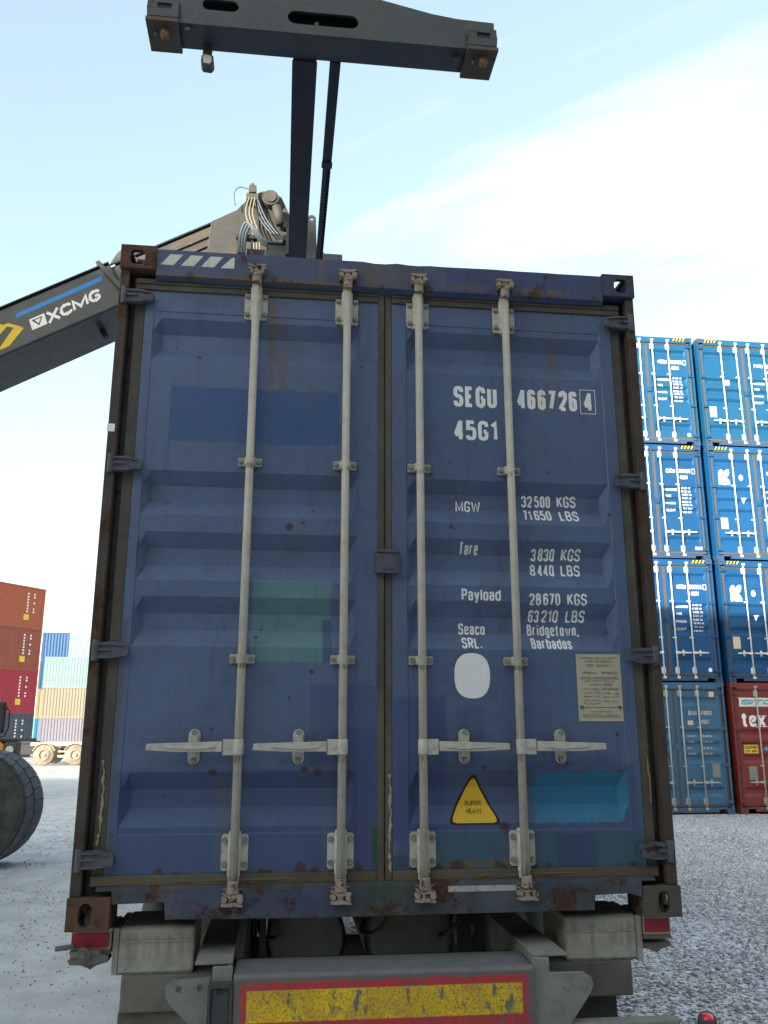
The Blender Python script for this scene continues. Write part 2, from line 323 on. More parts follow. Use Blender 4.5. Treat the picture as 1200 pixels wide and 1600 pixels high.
# ------------------------------------------------------------------ materials
M = {}
_cr = random.Random(21)
def chips(n, x0, x1, z0, z1, r0, r1): return [(_cr.uniform(x0, x1), _cr.uniform(z0, z1), _cr.uniform(r0, r1)) for _ in range(n)]
BLUE = (.073, .106, .188)
M['door_left'] = paint('door_paint_left', BLUE, .46, .26, .40, 0, .26, (.05, .05, .055), patches=[
    (-1.10, -.03, .15, .60, (.040, .062, .145), .03, .04, .8),
    (-.32, -.03, .1, .93, (.044, .065, .145), .015, .012, .6), (-.22, -.03, .1, .75, (.038, .055, .135), .03, .012, .6),
    (-.967, -.203, 1.975, 2.238, (.030, .072, .175), .05, .005, .95),
    (-.572, -.228, 1.012, 1.365, (.085, .175, .185), .015, .008, .88), (-.268, -.226, 1.012, 1.2, (.03, .05, .14), .02, .004, .7),
    (-.69, -.585, .2, .56, (.060, .085, .12), .03, .012, .7), (-.66, -.56, .17, .32, (.03, .12, .14), .02, .006, .8),
    (-.262, -.205, .2, .56, (.055, .085, .12), .03, .012, .7), (-.22, -.12, .2, .33, (.035, .10, .11), .03, .006, .6),
    (-.055, -.02, .1, .36, (.015, .07, .04), .03, .004, .9), (-1.12, -1.06, .2, 1.2, (.06, .06, .05), .06, .04, .7)],
    dots=[(-.85, 2.385, .016), (-.95, 1.70, .010), (-.42, 1.60, .020), (-.36, 1.62, .008), (-.31, .975, .014), (-.40, .87, .010), (-.28, .57, .02), (-.33, .578, .018), (-.70, .57, .02), (-.62, .22, .03), (-.34, .205, .03), (-.60, 1.78, .010), (-.55, 1.12, .010)] + chips(9, -1.05, -.1, .185, .205, .012, .028) + chips(7, -1.08, -.08, .4, 2.6, .005, .009),
    rects=[(x_ - .008, x_ + .008, z_ - .16, z_, .01, .03, .55) for x_ in (-.64,-.56,-.22,-.14) for z_ in (2.57, 1.87, 1.01)] + [(-.56, -.44, 2.2, 2.72, .03, .04, .75), (-.51, -.485, 2.35, 2.74, .01, .01, .9), (-.44, -.41, 1.32, 1.6, .01, .02, .8), (-.40, -.30, 2.1, 2.7, .03, .05, .3), (-.8, -.06, .14, .21, .03, .02, .8), (-1.1, -.9, .14, .19, .02, .02, .6)], spots=.0, gain=1.2, dent=14.)
M['door_right'] = paint('door_paint_right', BLUE, .46, .26, .40, 0, .26, (.05, .05, .055), patches=[
    (.03, 1.10, .15, .62, (.044, .060, .135), .03, .04, .65), (.03, .27, .3, .88, (.038, .060, .150), .02, .015, .6), (.30, .43, .60, .84, (.048, .075, .14), .02, .01, .5),
    (.630, 1.042, .355, .570, (.014, .135, .24), .10, .012, .93),
    (.10, 1.10, .165, .332, (.035, .085, .105), .03, .012, .8), (.71, .90, .16, .33, (.036, .048, .12), .03, .012, .8),
    (.03, .10, .1, .25, (.02, .05, .04), .04, .01, .6)],
    dots=[(.30, 1.62, .014), (.315, 1.615, .008), (.215, 1.86, .012), (.30, 1.92, .008), (.78, .60, .010), (.42, .585, .014), (.50, .345, .03), (1.05, 1.52, .006), (.20, .66, .010), (1.01, .72, .012), (.30, .20, .03)] + chips(8, .1, 1.05, .185, .205, .012, .028) + chips(7, .06, 1.08, .4, 2.6, .005, .009),
    rects=[(x_ - .008, x_ + .008, z_ - .16, z_, .01, .03, .55) for x_ in (.115,.195,.53,.61) for z_ in (2.57, 1.87, 1.01)] + [(.78, .86, 2.3, 2.73, .03, .03, .5), (.28, .31, 1.5, 1.62, .01, .02, .5), (.1, 1.0, .14, .20, .03, .02, .85), (.22, .52, .165, .23, .03, .01, .9)], spots=.12, gain=1.2, dent=14.)
M['side'] = paint('container_side_paint', (.05, .075, .15), .55, .2, .35, .15, .3, gain=1.3)
M['header'] = paint('header_paint', (.058, .080, .145), .5, .25, .4, .26, .4, patches=[(.28, 1.05, 2.74, 2.9, (.036, .055, .145), .05, .01, .7)], dots=chips(16, -1.05, 1.05, 2.753, 2.766, .010, .026),
    rects=[(-1.05, -.2, 2.74, 2.775, .03, .008, .9), (-.32, -.29, 2.76, 2.9, .01, .01, .8), (-.15, .3, 2.75, 2.9, .08, .03, .5), (.3, .9, 2.76, 2.80, .02, .01, .8)], gain=1.05)
M['sill'] = paint('sill_paint', (.036, .046, .070), .6, .3, .6, .36, .6, dots=chips(8, -.8, .8, .03, .045, .010, .022), patches=[(-.85, -.2, .03, .14, (.030, .048, .115), .03, .02, .85), (-.10, .1, .0, .2, (.015, .06, .045), .08, .02, .7), (.2, .85, .0, .2, (.035, .06, .09), .05, .02, .6)], dust=.2, gain=0.95)
M['post'] = paint('rusty_post', (.062, .046, .036), .75, .3, .4, .42, .5, gain=1.0)
M['inner_post'] = paint('grimy_post_recess', (.050, .050, .050), .7, .3, .5, .25, .6, dust=.25, dustcol=(.14, .12, .09), gain=1.2)
M['gasket'] = paint('door_rubber', (.060, .056, .048), .75, .3, .5, 0, .55, dust=.35, dustcol=(.16, .13, .09), rects=[(-1.2, 1.2, .12, .18, .03, .01, .8)], gain=1.25)
M['casting_rust'] = paint('rusty_casting', (.085, .042, .026), .8, .35, .4, .5, .4, scale=3, gain=1.2)
M['casting_blue'] = paint('blue_rusty_casting', (.045, .055, .10), .7, .3, .3, .42, .4, scale=3, gain=1.0)
M['casting_grey'] = paint('grey_brown_casting', (.075, .062, .05), .75, .3, .3, .35, .4, scale=3, gain=1.1)
M['rod'] = paint('rod_paint', (.385, .36, .29), .5, .2, .30, 0, .30, (.17, .14, .09), scale=3, spots=.8, spec=.5, gain=1.25, rects=[(-1, 1, 2.66, 2.84, .04, .10, .8), (-1, 1, .08, .24, .04, .08, .8), (-1, 1, 1.84, 1.872, .02, .01, .8), (-1, 1, .98, 1.01, .02, .01, .8), (-1, 1, .60, .65, .02, .02, .7)])
M['bracket'] = paint('bracket_paint', (.37, .355, .30), .5, .3, .2, 0, .45, (.15, .12, .08), scale=4, spots=.7, spec=.5, gain=1.35)
M['bolt'] = paint('bolt_paint', (.24, .24, .20), .5, .3, .2, 0, .5, (.10, .08, .05), scale=8)  # darker than the brackets: the bolts' shading is put into their colour
M['cam'] = paint('rusty_cam', (.26, .21, .165), .7, .3, .2, .42, .4, scale=6, gain=1.2)
M['hinge'] = paint('hinge_paint', (.058, .066, .090), .6, .3, .4, .34, .6, scale=3, dust=.25, dustcol=(.12, .10, .075), gain=1.3)
M['white'] = flat('white_marking', (.86, .87, .85), .6, .10)
M['yellowed'] = flat('yellowed_marking', (.84, .81, .66), .6, .3)
M['plate'] = paint('data_plate_metal', (.36, .34, .24), .45, .1, .15, 0, .2, (.2, .17, .1), scale=4, gain=1.3)
M['ink'] = flat('faded_ink', (.17, .14, .09), .7, .3)
M['black'] = flat('black_print', (.012, .012, .014), .6, .1)
M['yellow'] = paint('yellow_sign', (.72, .46, .02), .5, .1, 0, 0, .12, (.15, .08, .01), scale=4, spots=.5)
M['darkgrey'] = paint('chassis_dirt', (.085, .082, .070), .85, .3, .3, .10, .4, dust=.6, dustcol=(.16, .15, .125), spec=.2, gain=1.4)
M['blockgrey'] = paint('bolster_grey', (.24, .235, .205), .75, .2, .35, .0, .45, (.12, .105, .075), dust=.35, dustcol=(.30, .285, .23), scale=2, spec=.25, rects=[(-1.1, 1.1, .95, 1.075, .05, .03, .35)], gain=1.5)
M['plategrey'] = paint('steel_plate_dusty', (.15, .15, .135), .85, .2, .2, .0, .3, dust=.5, dustcol=(.25, .24, .20), scale=3, spec=.2, gain=1.4)
M['black_under'] = paint('underframe_black', (.04, .04, .038), .85, .2, .2, 0, .2, dust=.5, dustcol=(.13, .125, .11), spec=.2)
M['rubber'] = paint('tyre_rubber', (.050, .054, .052), .85, .2, .1, 0, .1, dust=.6, dustcol=(.15, .155, .14), scale=2, spec=.25)
M['stacker'] = paint('stacker_paint', (.036, .046, .051), .42, .15, .22, 0, .25, (.10, .085, .05), scale=1.2, spots=.15, dust=.12, dustcol=(.16, .14, .10), spec=.5)
M['stacker_dusty'] = paint('stacker_dusty', (.042, .043, .040), .6, .2, .3, 0, .3, (.10, .08, .05), dust=.38, dustcol=(.14, .11, .065), scale=1.4)
M['spreader'] = paint('spreader_paint', (.036, .048, .055), .5, .25, .45, .10, .45, (.075, .058, .038), scale=2, spots=.7, dust=.22, dustcol=(.11, .09, .055), dots=[(x_, z_, .008) for x_, z_ in ((.9, -1.2), (.2, -1.18), (-.6, -1.15), (.7, -1.05))])
M['telescope'] = paint('telescope_paint', (.013, .014, .022), .5, .2, .2, 0, .2, scale=1)
M['sblue'] = flat('boom_blue_stripe', (.02, .22, .60), .45, .1)
M['syellow'] = flat('boom_yellow_logo', (.75, .50, .03), .5, .12)
M['head'] = paint('boom_head_paint', (.034, .036, .036), .55, .2, .3, 0, .3, (.06, .05, .03), dust=.22, dustcol=(.13, .105, .06), scale=1.2)
M['hose'] = flat('hose', (.10, .13, .15), .5, .2)
M['hose_pale'] = flat('pale_hose', (.22, .19, .14), .6, .2)
M['lampglass'] = flat('lamp_glass', (.5, .5, .47), .15, .1, spec=.8)

def reflector_material(name, x0, x1, z0, z1, bx, bz):
    t = NT(name); nz = t.noise(25, 5, .7); n2 = t.noise(95, 4, .75, off=(3, 0, 1)); n3 = t.noise(9, 6, .7, stretch=(2.2, 1, 1), off=(7, 0, 3))
    red = t.mix(t.ramp(t.noise(12, 3), .4, .7), (.60, .025, .04), (.40, .04, .055))
    yel = t.mix(t.ramp(t.noise(8, 3), .3, .7), (.86, .56, .005), (.68, .42, .02))
    mk = t.rect(x0 + bx, x1 - bx, z0 + bz, z1 - bz)
    c = t.mix(mk, red, yel)
    c = t.mix(t.ma('MULTIPLY', t.ramp(n2, .50, .60), .8), c, (.13, .11, .075))
    c = t.mix(t.ramp(n3, .57, .63), c, (.15, .14, .125)); c = t.mix(t.ma('MULTIPLY', t.ramp(nz, .40, .7), .30), c, (.12, .10, .08))
    ed = t.rect(x0 + .006, x1 - .006, z0 - .1, z1 - .004, .05, .01, nz); c = t.mix(ed, (.14, .13, .12), c)
    t.bump(n2, .2, .002); return t.done(c, .55)

# ------------------------------------------------------------------ the ground
def ground_material():
    t = NT('gravel_ground')
    vor = t.n('ShaderNodeTexVoronoi'); vor.inputs['Scale'].default_value = 26; t.l(t.P, vor.inputs['Vector'])
    vor2 = t.n('ShaderNodeTexVoronoi'); vor2.inputs['Scale'].default_value = 60; t.l(t.P, vor2.inputs['Vector'])
    sepc = t.n('ShaderNodeSeparateColor'); t.l(vor.outputs['Color'], sepc.inputs[0])
    sepd = t.n('ShaderNodeSeparateColor'); t.l(vor2.outputs['Color'], sepd.inputs[0])
    g = t.ma('ADD', t.ma('MULTIPLY', sepc.outputs[0], .55), t.ma('MULTIPLY', sepd.outputs[1], .45))
    stone = t.mix(t.ramp(g, .15, .85), (.50, .485, .465), (.88, .86, .82))
    stone = t.mix(t.ramp(vor.outputs['Distance'], .45, .75), stone, (.10, .105, .12))
    big = t.noise(.35, 5, .6); med = t.noise(2.2, 5, .6)
    dirt = t.mix(t.ramp(med, .3, .7), (.52, .505, .47), (.70, .68, .64)); pebb = t.ramp(t.noise(34, 4, .75), .66, .74)
    dirt = t.mix(pebb, dirt, (.22, .22, .22)); dirt = t.mix(t.ma('MULTIPLY', t.ramp(t.noise(85, 5, .8, off=(4, 4, 4)), .40, .62), .34), dirt, (.34, .335, .32))
    k = t.ramp(t.ma('ADD', t.x, t.ma('MULTIPLY', t.ma('SUBTRACT', big, .5), 3.)), -1.6, .8)
    c = t.mix(k, dirt, stone); c = t.mix(t.ma('MULTIPLY', t.ramp(big, .35, .65), .18), c, (.42, .42, .44))
    c = t.mix(t.ma('MULTIPLY', t.ramp(t.noise(1.1, 4, .6, stretch=(3, .5, 1)), .5, .7), .15), c, (.30, .29, .27))
    tr = t.ma('MULTIPLY', t.ramp(t.noise(1.0, 5, .65, stretch=(5.0, .16, 1), off=(3, 2, 0)), .52, .66), t.ma('SUBTRACT', 1., k)); c = t.mix(t.ma('MULTIPLY', tr, .40), c, (.36, .35, .33))
    c = t.mix(t.ma('MULTIPLY', t.ramp(t.noise(.8, 6, .7, off=(7, 7, 0)), .60, .72), .35), c, (.27, .265, .26))
    h = t.ma('ADD', t.ma('MULTIPLY', t.ma('SUBTRACT', 1., vor.outputs['Distance']), k), t.ma('MULTIPLY', t.noise(20, 5, .7), .5))
    t.bump(h, .38, .02); return t.done(c, .9, 0, .2)
M['ground'] = ground_material()
def ground():
    mb = MB(); xs = [-600, -200, -80, -40] + [-20 + i * 1.0 for i in range(45)] + [40, 80, 200, 600]; ys = [-200, -60, -20] + [-6 + i for i in range(40)] + [45, 60, 90, 150, 300, 900]
    vs = []
    for y in ys:
        for x in xs:
            z = .02 * mnoise.noise(Vector((x * .35, y * .35, 0))) + .012 * mnoise.noise(Vector((x * 1.1, y * 1.1, 3)))
            vs.append((x, y, z - .015 if abs(x) < 30 and y < 40 else -.01))
    n = len(xs); mb.add(vs, [(j * n + i, j * n + i + 1, (j + 1) * n + i + 1, (j + 1) * n + i) for j in range(len(ys) - 1) for i in range(n - 1)], True)
    tag(B('ground', mb, M['ground']), kind='structure')
ground()
def stones(name, label, n, azr, dr, size, mat, seed):
    r = random.Random(seed); vs = []; fs = []; k = 0
    base = [(1, 0, 0), (0, 1, 0), (-1, 0, 0), (0, -1, 0), (0, 0, 1), (.5, .5, .62), (-.5, -.45, .5)]
    for _ in range(n):
        az = R(r.uniform(*azr)); d = math.sqrt(r.uniform(dr[0] ** 2, dr[1] ** 2) * .35 + .65 * r.uniform(dr[0], dr[1]) ** 2)
        x = -.438 + d * math.sin(az); y = -3.654 + d * math.cos(az)
        if 7.2 < x < 15 and y > 15.6: continue
        s = r.uniform(*size) * r.choice((.7, .85, 1, 1.15)); q = r.uniform(0, 6.28); cq, sq = math.cos(q), math.sin(q)
        zc = .02 * mnoise.noise(Vector((x * .35, y * .35, 0))) + .012 * mnoise.noise(Vector((x * 1.1, y * 1.1, 3))) - .015
        sx, sy, sz = s * r.uniform(.7, 1.3), s * r.uniform(.6, 1.1), s * r.uniform(.4, .9)
        j = [r.uniform(.75, 1.2) for _ in range(6)]
        P6 = [(j[0], .1, .1), (-.1, j[1], 0), (-j[2], 0, .15), (.1, -j[3], .1), (.2 * j[4], .15, j[4]), (0, 0, -.6)]
        for a, b, c in P6: vs.append((x + (a * sx * cq - b * sy * sq), y + (a * sx * sq + b * sy * cq), zc + c * sz + s * .1))
        fs += [(k, k + 1, k + 4), (k + 1, k + 2, k + 4), (k + 2, k + 3, k + 4), (k + 3, k, k + 4), (k + 1, k, k + 5), (k + 2, k + 1, k + 5), (k + 3, k + 2, k + 5), (k, k + 3, k + 5)]; k += 6
    me = bpy.data.meshes.new(name); me.from_pydata(vs, [], fs); me.update(); tag(link(name, me, mat), label, name.replace('_', ' '), None, 'stuff')
def stone_mat(name, a, b):
    t = NT(name); geo = t.n('ShaderNodeNewGeometry'); c = t.mix(geo.outputs['Random Per Island'], a, b)
    c = t.mix(t.ma('MULTIPLY', t.noise(60, 3), .3), c, (.30, .29, .27)); return t.done(c, .85, 0, .25)
stones('gravel', 'loose blue grey crushed stone lying right of the trailer', 62000, (13, 40), (4.6, 19.5), (.013, .026), stone_mat('gravel_stone', (.30, .295, .30), (.92, .89, .86)), 3)
stones('pebbles', 'scattered dark pebbles on the pale packed dirt left of the trailer', 14000, (-30, -8), (4.6, 24), (.005, .015), stone_mat('pebble_stone', (.22, .22, .22), (.62, .61, .59)), 4)

# ------------------------------------------------------------------ shipping containers
W2, H = 1.219, 2.896
BANDS = [(2.563, 2.501, 2.425, 2.355), (1.840, 1.781, 1.710, 1.640), (1.566, 1.501, 1.429, 1.356), (1.287, 1.220, 1.150, 1.077), (.574, .506, .434, .363)]
ZB = sorted([z for b in BANDS for z in b] + [.335, .34, 2.592, 2.597])
PX = {-1: (-1.062, -.118), 1: (.098, 1.045)}
YD = .046
def panel_y(x, z, sd):
    a, b = PX[sd]
    if not (a + .003 <= x <= b - .003) or not (.3375 <= z <= 2.5945): return YD
    d = 0
    for (t, i0, i1, bt) in BANDS:
        if bt < z < t:
            d = (t - z) / (t - i0) if z > i0 else (1. if z > i1 else (z - bt) / (i1 - bt))
    e = min(1., max(0., (x - a) / .034), max(0., (b - x) / .034))
    return YD + .004 + .045 * min(d, 1) * e
def door_mesh(sd):
    a, b = PX[sd]; xo = (-1.10, -.032) if sd < 0 else (.032, 1.10)
    xs = [xo[0], a, a + .004, a + .037, (a + b) / 2, b - .037, b - .004, b, xo[1]]; zs = [.190] + ZB + [2.695]
    mb = MB(); n = len(xs); w = random.Random(sd + 5)
    vs = []
    for z in zs:
        for x in xs:
            vs.append((x, panel_y(x, z, sd), z))
    mb.add(vs, [(j * n + i, j * n + i + 1, (j + 1) * n + i + 1, (j + 1) * n + i) for j in range(len(zs) - 1) for i in range(n - 1)])
    # edges going back
    m = len(zs); vb = [(xo[0], YD, .190), (xo[1], YD, .190), (xo[1], YD, 2.695), (xo[0], YD, 2.695)]; vk = [(x, YD + .055, z) for x, y, z in vb]
    mb.add(vb + vk, [(0, 1, 5, 4), (1, 2, 6, 5), (2, 3, 7, 6), (3, 0, 4, 7)]); return mb.mesh('door')
def hexbolt(mb, x, y, z, r=.011, h=.010): mb.cyl((x, y, z), (x, y - h, z), r, 6)
_cache = {}
def cached(key, fn, mat):
    k = (key, mat.name)
    if k not in _cache:
        me = fn(); me.materials.append(mat); _cache[k] = me
    return _cache[k]
def rod_mesh(fine):
    mb = MB(); mb.cyl((0, 0, .12), (0, 0, 2.80), .0175, 16 if fine else 8); return mb.mesh('lock_rod')
def big_guide(fine, up=1):
    mb = MB()
    if fine:
        me_out = [(-.053, -.060), (-.045, -.068), (.045, -.068), (.053, -.060), (.053, .060), (.045, .068), (-.045, .068), (-.053, .060)]
        mb.prism(me_out, 'y', .010, .022)
        mb.cyl((0, 0, -.062), (0, 0, .085), .026, 18); mb.cyl((0, 0, -.080), (0, 0, -.064), .0245, 18); mb.cyl((0, 0, .085), (0, 0, .112), .022, 16)
        for x in (-.040, .040):
            pass
    else:
        mb.box(-.05, .05, .005, .022, -.068, .068); mb.cyl((0, 0, -.08), (0, 0, .10), .026, 8)
    if up < 0: mb.v = [(x, y, -z) for x, y, z in mb.v]
    return mb.mesh('rod_guide')
def small_guide(fine):
    mb = MB()
    if fine:
        mb.prism([(-.052, -.014), (-.048, -.018), (.048, -.018), (.052, -.014), (.052, .014), (.048, .018), (-.048, .018), (-.052, .014)], 'y', .008, .022)
        mb.cyl((0, 0, -.018), (0, 0, .018), .0235, 16)
    else:
        mb.box(-.05, .05, .005, .022, -.016, .016); mb.cyl((0, 0, -.016), (0, 0, .016), .024, 8)
    return mb.mesh('rod_clamp')
def cam_mesh(fine, up):
    mb = MB(); s = up
    z = lambda v: v * s
    if fine:
        mb.cyl((0, 0, z(-.05)), (0, 0, z(-.010)), .0215, 16); mb.cyl((0, 0, z(-.014)), (0, 0, z(-.004)), .025, 16)
        mb.prism([(-.018, z(-.004)), (.018, z(-.004)), (.012, z(.018)), (.016, z(.038)), (-.016, z(.038)), (-.012, z(.018))], 'y', -.014, .012)
        mb.prism([(-.042, z(.032)), (-.012, z(.026)), (.014, z(.026)), (.042, z(.036)), (.040, z(.044)), (.010, z(.040)), (-.014, z(.042)), (-.040, z(.040))], 'y', -.020, .010)
        mb.prism([(-.040, z(-.006)), (-.036, z(-.010)), (-.010, z(.004)), (.012, z(-.004)), (.040, z(.000)), (.041, z(.007)), (.012, z(.010)), (-.012, z(.012))], 'y', -.018, .008)
        mb.cyl((-.030, -.016, z(.016)), (-.030, .014, z(.016)), .012, 10); mb.cyl((.030, -.020, z(.018)), (.030, .014, z(.018)), .013, 10)
        mb.box(-.038, .038, .012, .024, min(z(-.02), z(.046)), max(z(-.02), z(.046)))
    else:
        mb.box(-.035, .035, -.01, .022, min(z(-.01), z(.04)), max(z(-.01), z(.04)))
    return mb.mesh('cam')
def handle_mesh(sgn, L=.305):
    mb = MB()
    pts = [(sgn * .02, .022), (sgn * .19, .017), (sgn * (L + .01), .013), (sgn * (L + .012), -.012), (sgn * .19, -.019), (sgn * .02, -.018)]
    mb.prism(pts if sgn < 0 else pts[::-1], 'y', -.004, .006)
    mb.prism([(sgn * .05, .006), (sgn * .12, .010), (sgn * .24, .006), (sgn * .24, -.004), (sgn * .12, -.010), (sgn * .05, -.004)], 'y', -.010, -.004)
    return mb.mesh('door_handle')
def hub_mesh(sgn):
    mb = MB(); mb.box(min(sgn * .006, sgn * .062), max(sgn * .006, sgn * .062), -.012, .012, -.032, .030); hexbolt(mb, sgn * .036, -.012, 0, .009, .006)
    mb.cyl((0, 0, -.030), (0, 0, .030), .022, 14); return mb.mesh('handle_hub')
def bolt_mesh():
    mb = MB(); mb.cyl((0, .004, 0), (0, 0, 0), .0125, 12); mb.cyl((0, 0, 0), (0, -.011, 0), .0105, 6); return mb.mesh('bolt')
def hole_mesh():
    mb = MB(); mb.cyl((0, .004, 0), (0, 0, 0), .0052, 10); return mb.mesh('grease_hole')
def keeper_mesh():
    mb = MB(); mb.prism(slot(-.024, .024, -.070, .070, 8), 'y', .004, .012)
    mb.prism([(-.016, .052), (.014, .052), (.018, -.004), (.012, -.016), (-.014, -.016), (-.018, .0)], 'y', -.020, -.012)
    mb.box(-.014, .014, -.012, .004, .030, .050); mb.box(-.013, .013, -.016, .004, -.040, -.016)
    mb.prism([(-.019, .004), (.019, .004), (.019, .010), (-.019, .010)], 'y', -.024, -.020); return mb.mesh('handle_catch')
def hinge_mesh(sgn):
    """hinge blade, knuckle at the outer side; sgn -1 left, +1 right"""
    mb = MB(); k = -sgn
    mb.prism([(0, .030), (k * .07, .034), (k * .125, .024), (k * .135, .014), (k * .135, -.020), (k * .125, -.028), (k * .06, -.036), (0, -.036)], 'y', .012, .030)
    mb.prism([(0, .026), (k * .075, .028), (k * .118, .018), (k * .118, .012), (k * .07, .018), (0, .018)], 'y', .004, .012)
    mb.prism([(0, -.024), (k * .07, -.026), (k * .118, -.020), (k * .118, -.026), (k * .07, -.034), (0, -.034)], 'y', .004, .012)
    mb.prism([(0, .004), (k * .065, .003), (k * .065, -.004), (0, -.006)], 'y', .003, .012)
    mb.cyl((k * .005, .012, -.045), (k * .005, .012, .040), .014, 12); return mb.mesh('hinge')
def casting_mesh(top, sgn, fine=True):
    x0, x1 = (-W2, -W2 + .160) if sgn < 0 else (W2 - .160, W2); z0, z1 = (H - .118, H) if top else (0, .118)
    if not fine:
        mb = MB(); cz = (z0 + z1) / 2; cx = (x0 + x1) / 2
        mb.box(x0, x1, .012, .178, z0, z1)
        me = mb.mesh('corner_casting'); f = curve_mesh('f', [[(x0, z0), (x1, z0), (x1, z1), (x0, z1)], slot(cx - .028, cx + .028, cz - .04, cz + .04, 5)], .008)
        f.transform(Matrix.Translation((0, .004, 0))); bm = bmesh.new(); bm.from_mesh(me); bm.from_mesh(f); bm.to_mesh(me); bm.free(); bpy.data.meshes.remove(f); return me
    cx, cz = (x0 + x1) / 2 + sgn * .008, (z0 + z1) / 2; t = .014
    bm = bmesh.new()
    hole = (oval(cx + .004, cz - .002, .033, .036, 18, 3) if top else slot(cx - .026, cx + .022, cz - .044, cz + .040, 8))
    def addp(me, mat):
        me.transform(mat); bm.from_mesh(me); bpy.data.meshes.remove(me)
    addp(curve_mesh('f', [[(x0, z0), (x1, z0), (x1, z1), (x0, z1)], hole], t), Matrix.Translation((0, t - .004, 0)))
    xs = x1 - 1e-3 if sgn > 0 else x0 + 1e-3   # outer side plate with its own hole
    side = curve_mesh('s', [[(.025, z0 + .001), (.177, z0 + .001), (.177, z1 - .001), (.025, z1 - .001)], slot(.06, .14, cz - .03, cz + .03, 6)], t)
    addp(side, Matrix.Translation((xs - sgn * t, 0, 0)) @ Matrix.Rotation(R(90), 4, 'Z'))
    mb = MB(); xi = x0 if sgn > 0 else x1; mb.box(min(xi, xi + sgn * .022), max(xi, xi + sgn * .022), .0245, .178, z0 + .002, z1 - .002)
    zt = z1 if top else z0; sz = -1 if top else 1
    a_, b_ = min(zt + sz * .001, zt + sz * .018), max(zt + sz * .001, zt + sz * .018)
    mb.box(x0 + .003, x0 + .045, .0245, .176, a_, b_); mb.box(x1 - .045, x1 - .003, .0245, .176, a_, b_); mb.box(x0 + .0455, x1 - .0455, .0245, .034, a_, b_); mb.box(x0 + .0455, x1 - .0455, .150, .176, a_, b_)
    zt = z0 if top else z1; sz = 1 if top else -1
    mb.box(x0 + .003, x1 - .003, .0245, .176, min(zt + sz * .001, zt + sz * .014), max(zt + sz * .001, zt + sz * .014))
    if not top: mb.box(x0 + .02, x1 - .02, .14, .16, z0 + .01, z1 - .01)
    me2 = mb.mesh('x'); bm.from_mesh(me2); bpy.data.meshes.remove(me2)
    me = bpy.data.meshes.new('corner_casting'); bmesh.ops.remove_doubles(bm, verts=bm.verts, dist=1e-5); bm.to_mesh(me); bm.free(); return me
def corrugated(length, z0, z1, x, sgn, y0=.18, pitch=.278, dep=.036):
    """long side wall, corrugation running vertically"""
    mb = MB(); pts = []; y = y0; n = int((length - 2 * y0) / pitch); pitch = (length - 2 * y0) / n
    for i in range(n):
        for f, d in ((0, 0), (.26, 0), (.5, 1), (.76, 1)): pts.append((y + f * pitch, x - sgn * d * dep))
        y += pitch
    pts.append((y, x)); m = len(pts)
    mb.add([(b, a, z) for z in (z0, z1) for a, b in pts], [(i, i + 1, m + i + 1, m + i) for i in range(m - 1)]); return mb.mesh('side_wall')
def header_mesh(fine):
    mb = MB()
    if fine:   # slightly battered top edge
        n = 40; pts = []
        for i in range(n + 1):
            x = -1.058 + 2.116 * i / n; pts.append((x, 2.884 + .004 * mnoise.noise(Vector((x * 5, 1, 0))) - (.006 if abs(x + .02) < .05 or abs(x - .12) < .04 else 0)))
        poly = pts + [(1.058, 2.752), (-1.058, 2.752)]
        for a, b in ((.004, .09),): mb.prism(poly, 'y', a, b)
        mb.prism([(.002, 2.752), (.05, 2.728), (.09, 2.728), (.09, 2.752)], 'x', -1.06, 1.06)
    else: mb.box(-1.058, 1.058, .004, .09, 2.735, 2.885)
    return mb.mesh('header')
def sill_mesh(fine):
    mb = MB(); mb.prism([(-1.057, .092), (-.858, .096), (-.852, .034), (-.3, .028), (.3, .030), (.852, .032), (.858, .088), (1.0, .092), (1.057, .075), (1.057, .138), (-1.057, .138)], 'y', .004, .075)
    if fine: mb.prism([(.006, .1385), (.030, .152), (.075, .152), (.075, .1385)], 'x', -1.12, 1.12)
    return mb.mesh('sill')

